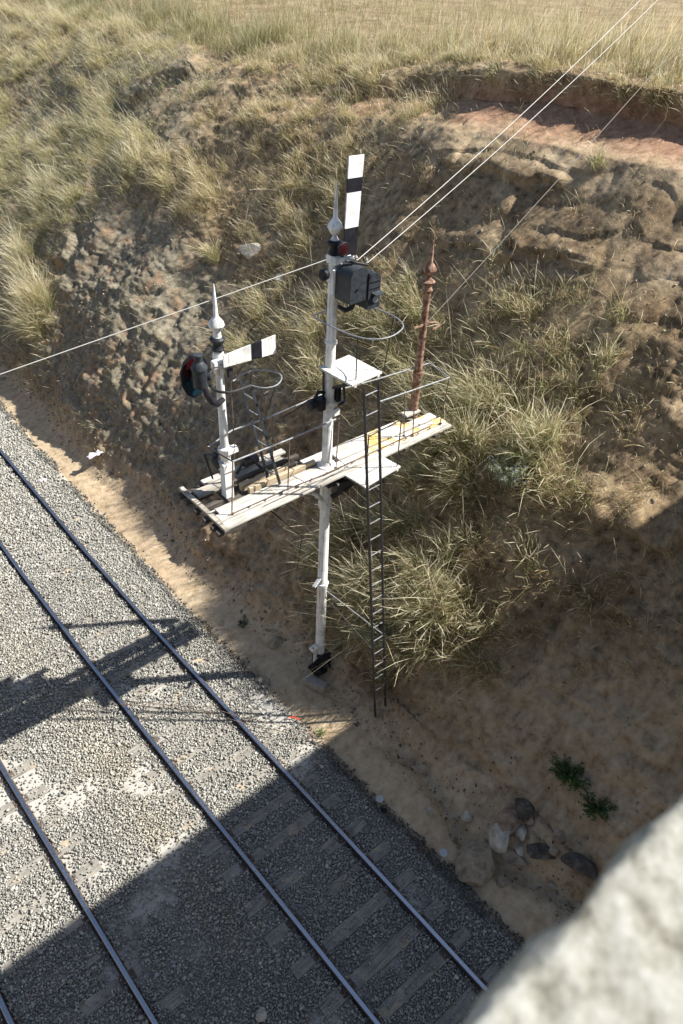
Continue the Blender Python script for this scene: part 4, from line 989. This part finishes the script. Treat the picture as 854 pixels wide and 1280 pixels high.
# hoop around upper platform
hz = 8.5
hp = [on_z(u_, v_, hz) for u_, v_ in ((408, 388), (396, 393), (393, 396), (412, 407), (440, 419), (465, 424), (488, 421), (503, 411), (502, 403), (490, 394), (465, 384), (442, 378))]
b_ = MB(); b_.tube(smooth_pts(hp), .011, 6); b_.build('safety_hoop', M['galv'], sig)
for (u0, v0, u1, v1) in ((447, 421, 445, 474), (492, 397, 480, 462)):
    b_ = MB(); b_.tube([on_z(u0, v0, hz), on_z(u1, v1, 7.62)], .010, 6); b_.build('hoop_upright', M['iron'], sig)

# handrails
hr = 6.66
F = [on_z(u_, v_, hr) for u_, v_ in ((291, 577), (362, 549), (420, 524), (475, 502), (562, 472))]
B = [on_z(u_, v_, hr) for u_, v_ in ((260, 559), (290, 538), (341, 520), (400, 494), (475, 473), (537, 454))]
for pts in (F[:3], F[3:], B):
    b_ = MB(); b_.tube(pts, .014, 8); b_.build('handrail', M['galv'], sig)
b_ = MB(); b_.tube([F[0], B[0]], .012, 6); b_.build('handrail', M['iron'], sig)
b_ = MB(); b_.tube([F[-1], B[-1]], .012, 6); b_.build('handrail', M['galv'], sig)
# rails of the lower step platform
s1, s2, s3 = on_z(424, 522, hr), on_z(447, 487, 7.2), on_z(502, 522, hr)
b_ = MB(); b_.tube([F[2], np.array((7.34, 6.95, hr)), np.array((8.22, 7.0, hr)), F[3]], .011, 6); b_.build('handrail', M['iron'], sig)
stan = [((290, 643), F[0]), ((360, 612), F[1]), ((420, 585), on_z(424, 523, hr)), ((505, 545), on_z(506, 492, hr)), ((550, 530), F[-1]), ((341, 572), on_z(341, 521, hr)), ((516, 545), on_z(519, 487, hr))]
for (b0, top) in stan:
    b_ = MB(); p0 = on_z(b0[0], b0[1], PZ + .05); b_.tube([p0, (top[0], top[1], hr)], .011, 6); b_.lathe(p0, [(.028, 0), (.028, .012)], 8); b_.build('stanchion', M['rope'], sig)
for (x, y) in ((7.36, 6.98), (8.18, 7.02)):
    b_ = MB(); b_.tube([(x, y, PZ + .02), (x - .02, y, hr)], .011, 6); b_.build('stanchion', M['iron'], sig)

# mid-post lamp and small arm fittings under the upper platform
b_ = MB(); b_.lathe((6.78, 7.86, 6.98), [(.03, 0), (.085, .02), (.09, .15), (.07, .2), (.04, .22)], 14, ax=(1, 0, .12)); lm = b_.build('lamp', M['black'], sig)
b_ = MB(); b_.box((7.02, 7.84, 6.98), (.16, .16, .2), bevel=.03); b_.tube([(6.9, 7.85, 7.1), (6.98, 7.85, 7.22), (7.1, 7.84, 7.15)], .03, 8); b_.build('lamp_bracket', M['black'], lm)
b_ = MB(); b_.lathe((7.42, 7.72, 7.08), [(.18, 0), (.18, .03), (.15, .04)], 20, ax=(.75, -.6, .1)); dsc = b_.build('shunting_disc', M['dark'], sig)
b_ = MB(); b_.box((7.33, 7.76, 7.10), (.1, .1, .26), bevel=.02); b_.tube([(7.3, 7.7, 6.9), (7.45, 7.66, 6.98)], .02, 6); b_.build('disc_spindle', M['black'], sig)
b_ = MB(); b_.lathe((BX, BY, 6.86), [(.09, 0), (.115, .02), (.115, .12), (.09, .14)], 14); b_.box((7.34, 7.74, 6.93), (.22, .05, .06), bevel=.01); b_.box((7.3, 7.74, 6.76), (.12, .05, .12), bevel=.01); b_.build('disc_casting', M['white'], sig)
b_ = MB(); b_.tube([(7.03, 7.8, 7.15), (6.85, 7.95, 7.05), (6.7, 8.1, 6.85), (6.62, 8.3, 6.67)], .012, 6); b_.build('cable', M['black'], sig)
b_ = MB(); b_.tube([(7.1, 7.86, 7.05), (7.09, 7.86, 7.6)], .02, 6); b_.build('cable', M['iron'], sig)

# left doll ------------------------------------------------------------
LX, LY = 5.35, 8.24
b_ = MB(); b_.lathe((LX, LY, PZ), [(.105, -.05), (.105, .5), (.088, .55), (.088, .72), (.085, .8)], 4, rot=math.radians(45 - 3)); b_.box((LX, LY, PZ + .62), (.2, .2, .16), [pax, pay, (0, 0, 1)], bevel=.01); b_.build('doll_base', M['white'], sig)
b_ = MB(); b_.lathe((LX, LY, PZ + .78), [(.085, 0), (.095, .03), (.095, .1), (.11, .13), (.11, .19), (.072, .22), (.062, 1.6), (.06, 2.3)], 16)
b_.box((LX + .08, LY - .06, PZ + .92), (.2, .12, .1), bevel=.012)
doll = b_.build('doll_post', M['white'], sig)
doll['label'] = 'short white left-hand post'
finial(LX, LY, PZ + 2.66, .95, sig)
b_ = MB(); b_.lathe((LX, LY, PZ + 2.28), [(.07, 0), (.09, .03), (.09, .30), (.07, .36)], 14); b_.box((LX, LY - .09, PZ + 2.50), (.34, .10, .13), bevel=.02); b_.build('arm_bearing', M['white'], sig)
a0 = on_y(279, 452, 8.06); a1 = on_y(344.5, 430, 8.06)
la, q = arm('semaphore_arm', a0, a1 - a0, (0, 0, 1), 0.0, float(np.linalg.norm(a1 - a0)), .19, .30, .018, [(.50, .695)], sig, M['black'])
la['label'] = 'horizontal white arm with black band'; ma['label'] = 'arm raised nearly upright, white with black band and black foot'
# spectacle with red and blue lens
c0 = on_y(243, 474, 8.10)
b_ = MB(); ring = []
out = [(.00, .36), (.14, .33), (.24, .2), (.26, .02), (.22, -.16), (.1, -.29), (-.02, -.31), (-.13, -.22), (-.2, -.05), (-.2, .14), (-.12, .29)]
ol = [(c0[0] + x, c0[2] + z) for x, z in out]
b_.prism(ol, 8.115, 8.15); sp = b_.build('spectacle', M['black'], sig)
red = [(-.16, .10), (-.15, .20), (-.09, .28), (.0, .32), (.1, .29), (.17, .2), (.18, .06), (-.1, .05)]
blu = [(-.15, .0), (.17, .0), (.17, -.12), (.08, -.24), (-.01, -.27), (-.1, -.2), (-.15, -.1)]
b_ = MB(); b_.prism([(c0[0] + x, c0[2] + z) for x, z in red], 8.104, 8.156); b_.build('red_lens', M['red'], sp)
b_ = MB(); b_.prism([(c0[0] + x, c0[2] + z) for x, z in blu], 8.104, 8.156); b_.build('blue_lens', M['blue'], sp)
# lamp
lc = on_y(250.5, 478, 7.95)
b_ = MB(); b_.lathe(lc, [(.105, -.06), (.11, -.04), (.11, .20), (.12, .21), (.12, .235), (.075, .31), (.06, .33)], 18); lp = b_.build('signal_lamp', M['dark'], sig)
b_ = MB(); b_.lathe(lc + np.array([0, 0, .325]), [(.058, 0), (.06, .07), (.068, .075), (.068, .10), (.04, .105)], 16); b_.build('lamp_chimney', M['dark'], lp)
b_ = MB(); b_.lathe(lc + np.array([.09, -.05, .08]), [(.05, 0), (.055, .05), (.04, .06)], 12, ax=(.8, -.6, 0)); b_.build('lamp_lens', M['dark'], lp)
b_ = MB(); b_.tube([lc + np.array([.02, -.06, -.03]), lc + np.array([.03, -.1, -.16]), lc + np.array([.10, -.1, -.30]), lc + np.array([.22, -.06, -.40]), lc + np.array([.36, 0, -.40])], [.04, .05, .052, .05, .04], 10); b_.build('counterweight_lever', M['black'], sig)
b_ = MB(); b_.tube([lc + np.array([.1, 0, .05]), lc + np.array([.28, .05, .12]), (LX + .1, LY - .12, PZ + 2.42)], .014, 6); b_.build('lamp_bracket', M['iron'], sig)
b_ = MB(); b_.tube([(LX + .12, LY - .1, PZ + 2.4), (LX + .12, LY - .1, PZ + 1.0), (LX + .1, LY - .05, PZ + .3)], .008, 6); b_.build('down_rod', M['rope'], sig)
b_ = MB(); b_.box((LX + .12, LY - .1, PZ + 2.30), (.09, .05, .14), bevel=.01); b_.tube([(LX + .12, LY - .1, PZ + 2.2), (LX + .2, LY - .12, PZ + 2.05), (LX + .12, LY - .1, PZ + 1.9)], .012, 6); b_.build('crank', M['iron'], sig)
# hoop, short ladder
hz2 = 7.72
hp = [on_z(u_, v_, hz2) for u_, v_ in ((262, 482), (272, 489), (290, 490), (314, 482), (330, 485), (345, 482), (352, 474), (349, 467), (335, 463), (318, 463), (303, 468), (292, 476), (288, 477))]
b_ = MB(); b_.tube(smooth_pts(hp[:4]), .022, 8); b_.build('hoop_arm', M['iron'], sig)
b_ = MB(); b_.tube(smooth_pts(hp[3:]), .011, 8); b_.build('safety_hoop', M['galv'], sig)
b_ = MB(); b_.tube([on_z(314, 464, hz2), on_z(312, 490, 7.2)], .010, 6); b_.build('hoop_upright', M['iron'], sig)
b_ = MB(); b_.tube([on_z(344, 483, hz2), on_z(331, 524, 6.66)], .010, 6); b_.build('hoop_upright', M['iron'], sig)
A0, A1 = on_z(335, 596, PZ + .06), on_z(300, 475, hz2); B0, B1 = on_z(350, 605, PZ + .06), on_z(314, 483, hz2)
for a_, c_ in ((A0, A1), (B0, B1)):
    b_ = MB(); b_.bar(a_, c_, .045, .02, upv=(0, -1, .3)); b_.build('ladder_stile', M['dark'], sig)
for k in range(6):
    t_ = (k + .6) / 6.4; b_ = MB(); b_.tube([A0 + (A1 - A0) * t_, B0 + (B1 - B0) * t_], .009, 6); b_.build('ladder_rung', M['galv'], sig)
# black bent lever at left end, crank gear
l0, l1, l2 = on_z(272, 568, 6.5), on_z(256, 569, 6.5), on_z(266, 598, 5.9)
b_ = MB(); b_.tube([l0, l1, l2], [.024, .022, .016], 8); b_.build('balance_lever', M['black'], sig)
b_ = MB(); b_.tube([on_z(271, 562, 6.45), on_z(268, 575, 6.35), on_z(273, 585, 6.2)], [.05, .055, .04], 10); b_.build('counterweight', M['dark'], sig)
b_ = MB(); b_.box(on_z(312, 575, PZ + .28), (.28, .2, .14), bevel=.03); b_.tube([on_z(296, 592, PZ + .1), on_z(309, 568, PZ + .42), on_z(330, 588, PZ + .1)], .03, 8); b_.build('crank_gear', M['iron'], sig)
# bits of wire and bolts lying along the planks
b_ = MB()
b_.tube([pp(-2.2, -.22, .08), pp(-1.0, -.2, .075), pp(-.2, -.23, .08), pp(.9, -.2, .08), pp(2.5, -.17, .085)], .008, 6)
b_.tube([pp(-1.6, -.35, .075), pp(-.5, -.32, .08), pp(.4, -.36, .08)], .006, 6)
for a in np.arange(-2.1, 2.7, .32): b_.lathe(pp(a, -.225, .07), [(.018, 0), (.018, .02)], 6)
b_.build('operating_rod', M['rope'], sig)

# right doll: rusty, arm removed -----------------------------------------
RX, RY = 9.80, 8.14
b_ = MB(); b_.lathe((RX, RY, PZ), [(.10, -.05), (.10, .04), (.085, .06), (.082, .85), (.095, .87), (.095, .95), (.075, .97), (.062, 2.55)], 14); rd = b_.build('rusty_doll_post', M['rust'], sig)
rd['label'] = 'rusty brown bare post with no arm'
finial(RX - .01, RY, PZ + 2.55, .98, sig, M['rust'], M['rust'])
b_ = MB(); z_ = PZ + 1.93; b_.bar((RX - .30, RY - .03, z_ + .0), (RX + .12, RY - .04, z_ + .0), .012, .04); b_.tube([(RX + .1, RY - .03, z_), (RX + .22, RY - .1, z_), (RX + .25, RY - .22, z_), (RX + .02, RY - .2, z_ - .06)], .02, 6); b_.build('strap_bracket', M['rust'], sig)

# foot gear --------------------------------------------------------------
b_ = MB(); b_.box((BX - .17, BY - .02, .72), (.10, .08, .42), bevel=.02); b_.box((BX - .20, BY - .02, .92), (.16, .14, .07), bevel=.02); b_.build('wheel_bracket', M['white'], sig)
b_ = MB(); b_.tube([(BX - .26, BY - .06, .25), (BX - .27, BY - .06, .55), (BX - .24, BY - .05, 1.0)], .012, 6); b_.build('down_rod', M['iron'], sig)
b_ = MB()
for s_ in (-.26, -.16): b_.lathe((BX + s_, BY - .18, .36), [(.03, -.02), (.15, -.01), (.15, .02), (.03, .03)], 18, ax=(1, .2, 0))
b_.tube([(BX - .1, BY - .14, .55), (BX - .22, BY - .22, .36), (BX - .02, BY - .25, .24)], .05, 8); b_.box((BX - .03, BY - .14, .46), (.34, .18, .20), bevel=.04); b_.box((BX + .02, BY - .1, .62), (.26, .22, .08), bevel=.02)
b_.build('pulley_gear', M['black'], sig)
b_ = MB(); b_.tube([(BX + .10, BY - .14, .50), (BX + .11, BY - .22, .30), (BX + .10, BY - .3, .16), (BX + .04, BY - .42, .06)], .028, 8); b_.build('cable_conduit', M['black'], sig)
b_ = MB(); b_.bar((BX - .08, BY - .02, 2.95), (BX - .34, BY - .12, 2.93), .08, .04, bevel=.006); b_.build('side_bracket', M['galv'], sig)
# guy wire from below the platform to the bank foot
g0, g1 = pp(-1.45, .3, -.1), np.array((BX - .05, BY + .6, 3.6))
b_ = MB(); b_.tube([g0, g0 * .5 + g1 * .5, g1, (BX + .25, BY + 1.1, 2.2)], .007, 6); b_.tube([g0 * .62 + g1 * .38, g0 * .42 + g1 * .58], .016, 6); b_.build('guy_wire', M['iron'], sig)

# concrete foot block
b_ = MB(); b_.box((6.80, 7.50, .16), (.20, .52, .20), [(.93, .36, 0), (-.36, .93, 0), (0, 0, 1)], bevel=.02); o = b_.build('concrete_block', M['concrete']); tag(o, 'low concrete block on the dirt at the foot of the white signal post', 'block')

# ------------------------------------------------------------------ pulley stakes beside the track
for i, (px, py, lab) in enumerate(((472, 983, 'capped stake nearer the signal with a dark sleeve below its white top'), (551, 1049, 'pale capped stake beside the flat boulder with a wire hanging from it'), (537, 1003, 'thin bare grey stake between the two capped stakes'))):
    hgt = .38 if i < 2 else .2
    base = surf_at(px, py + (24 if i < 2 else 10))[0]; st = empty('stake', tuple(base), lab, 'stake', 'stakes beside the track')
    b_ = MB(); b_.lathe(base, [(.03, -.05), (.028, hgt)], 10); b_.build('stem', M['glassy'] if i else M['galv'], st)
    if i < 2:
        b_ = MB(); b_.lathe(base + np.array([0, 0, hgt]), [(.03, 0), (.075, .01), (.08, .035), (.07, .05), (.02, .055)], 12); b_.build('cap', M['white'] if False else M['glassy'], st)
    if i == 1:
        b_ = MB(); b_.tube([base + np.array([-.05, 0, hgt]), base + np.array([-.16, .0, .15]), base + np.array([-.26, -.12, .03]), base + np.array([-.55, -.3, .03])], .009, 6); b_.build('wire_tail', M['rope'], st)
    if i == 0:
        b_ = MB(); b_.lathe(base + np.array([0, -.06, .05]), [(.02, 0), (.045, .02), (.045, .12), (.02, .14)], 10, ax=(.5, -.6, .5)); b_.build('sleeve', M['black'], st)

# ------------------------------------------------------------------ wires
def wire(name, a, b_, r, mat, sag, lab, n=24):
    a, b_ = np.array(a, float), np.array(b_, float); pts = [a + (b_ - a) * t_ - np.array([0, 0, sag * 4 * t_ * (1 - t_)]) for t_ in np.linspace(0, 1, n)]
    mm = MB(); mm.tube(pts, r, 6); o = mm.build(name, mat); tag(o, lab, 'wire')
    return o
topL = on_y(410, 324, 7.72)
e = on_z(0, 468, 8.4); wire('overhead_wire', topL, topL + (e - topL) * 1.25, .0065, M['wire'], .0, 'white overhead wire running left from the top of the tall post')
def on_d(u_, v_, d_):
    q_ = ray((u_, v_)); return CAM + q_ / np.linalg.norm(q_) * d_
s0 = on_y(447, 325, 7.5); e = on_d(822, -22, 20); wire('overhead_wire', s0, e, .0055, M['wire'], .12, 'upper of the two pale wires running up to the right over the crest')
s0 = on_y(460, 328, 7.5); e = on_d(846, -24, 20); wire('overhead_wire', s0, e, .0055, M['wire'], .12, 'lower of the two pale wires running up to the right over the crest')
s0 = (RX - .02, RY - .05, PZ + 1.93); e = on_d(862, 40, 17.5); wire('stay_wire', s0, e, .006, M['wire2'], .05, 'thin dull stay wire from the rusty post up to the crest')
e1 = on_z(585, 352, 8.0)
s0 = np.array((BX - .1, BY - .2, .25)); wire('signal_wire', s0, on_z(478, 952, .08), .005, M['wire2'], 0, 'thin signal wire from the post foot to the stakes')
w1 = [on_z(u_, v_, .13) for u_, v_ in ((150, 880), (205, 885), (262, 891), (318, 908), (345, 912), (375, 922), (415, 925))]
mm = MB(); mm.tube(w1, .008, 6); tag(mm.build('ground_wire', M['rope']), 'nearer rusty wire lying across the ballast and rail towards the weed', 'wire')
w1 = [on_z(u_, v_, .13) for u_, v_ in ((160, 876), (215, 882), (262, 884), (300, 896), (335, 903), (372, 914), (425, 916))]
mm = MB(); mm.tube(w1, .007, 6); tag(mm.build('ground_wire', M['rope']), 'farther rusty wire lying across the ballast beside its twin', 'wire')

# litter
mm = MB(); c0 = on_z(368, 898, .02); mm.add([c0 + np.array(v) for v in [(-.1, .10, .01), (-.06, .09, .03), (.0, .0, .01), (.03, .01, .03), (.05, -.12, .01), (.08, -.12, .02)]], [(0, 1, 3, 2), (2, 3, 5, 4)])
o = mm.build('tape_scrap', M['tape'], smooth=False); so_ = o.modifiers.new('thickness', 'SOLIDIFY'); so_.thickness = .004
tag(o, 'twisted scrap of orange red tape on the sunlit sand near the post', 'litter')
def crumple(px, py, lab, s_, ground=False, seed=1):
    p = on_z(px, py, .03) if ground else surf_at(px, py)[0] + np.array([-.03, 0, .05])
    r0 = np.random.RandomState(seed); n = 9; g_ = np.linspace(-1, 1, n); A, B_ = np.meshgrid(g_, g_)
    P3 = np.stack([A * s_[0] / 2, B_ * s_[1] / 2, np.zeros_like(A)], -1) + r0.normal(0, s_[1] * .10, (n, n, 3)); P3[..., 2] = np.abs(P3[..., 2]) + s_[2] * np.maximum(0, 1 - A ** 2) * np.abs(np.sin(A * 4))
    ii_ = (np.arange(n - 1)[:, None] * n + np.arange(n - 1)[None, :]).ravel(); q4 = np.stack([ii_, ii_ + 1, ii_ + n + 1, ii_ + n], -1)
    o = np_mesh('plastic_scrap', P3.reshape(-1, 3) + p, q4.ravel(), np.full(len(q4), 4), M['scrap'], origin=p); md = o.modifiers.new('thickness', 'SOLIDIFY'); md.thickness = .004
    tag(o, lab, 'litter')
crumple(122, 571, 'crumpled pinkish white scrap at the foot of the rock left of the platform', (.62, .22, .09), seed=3)
crumple(53, 601, 'small white scrap on the ballast between the rail and the dirt strip', (.22, .12, .05), True, seed=5)
print('scene built', len(bpy.data.objects))
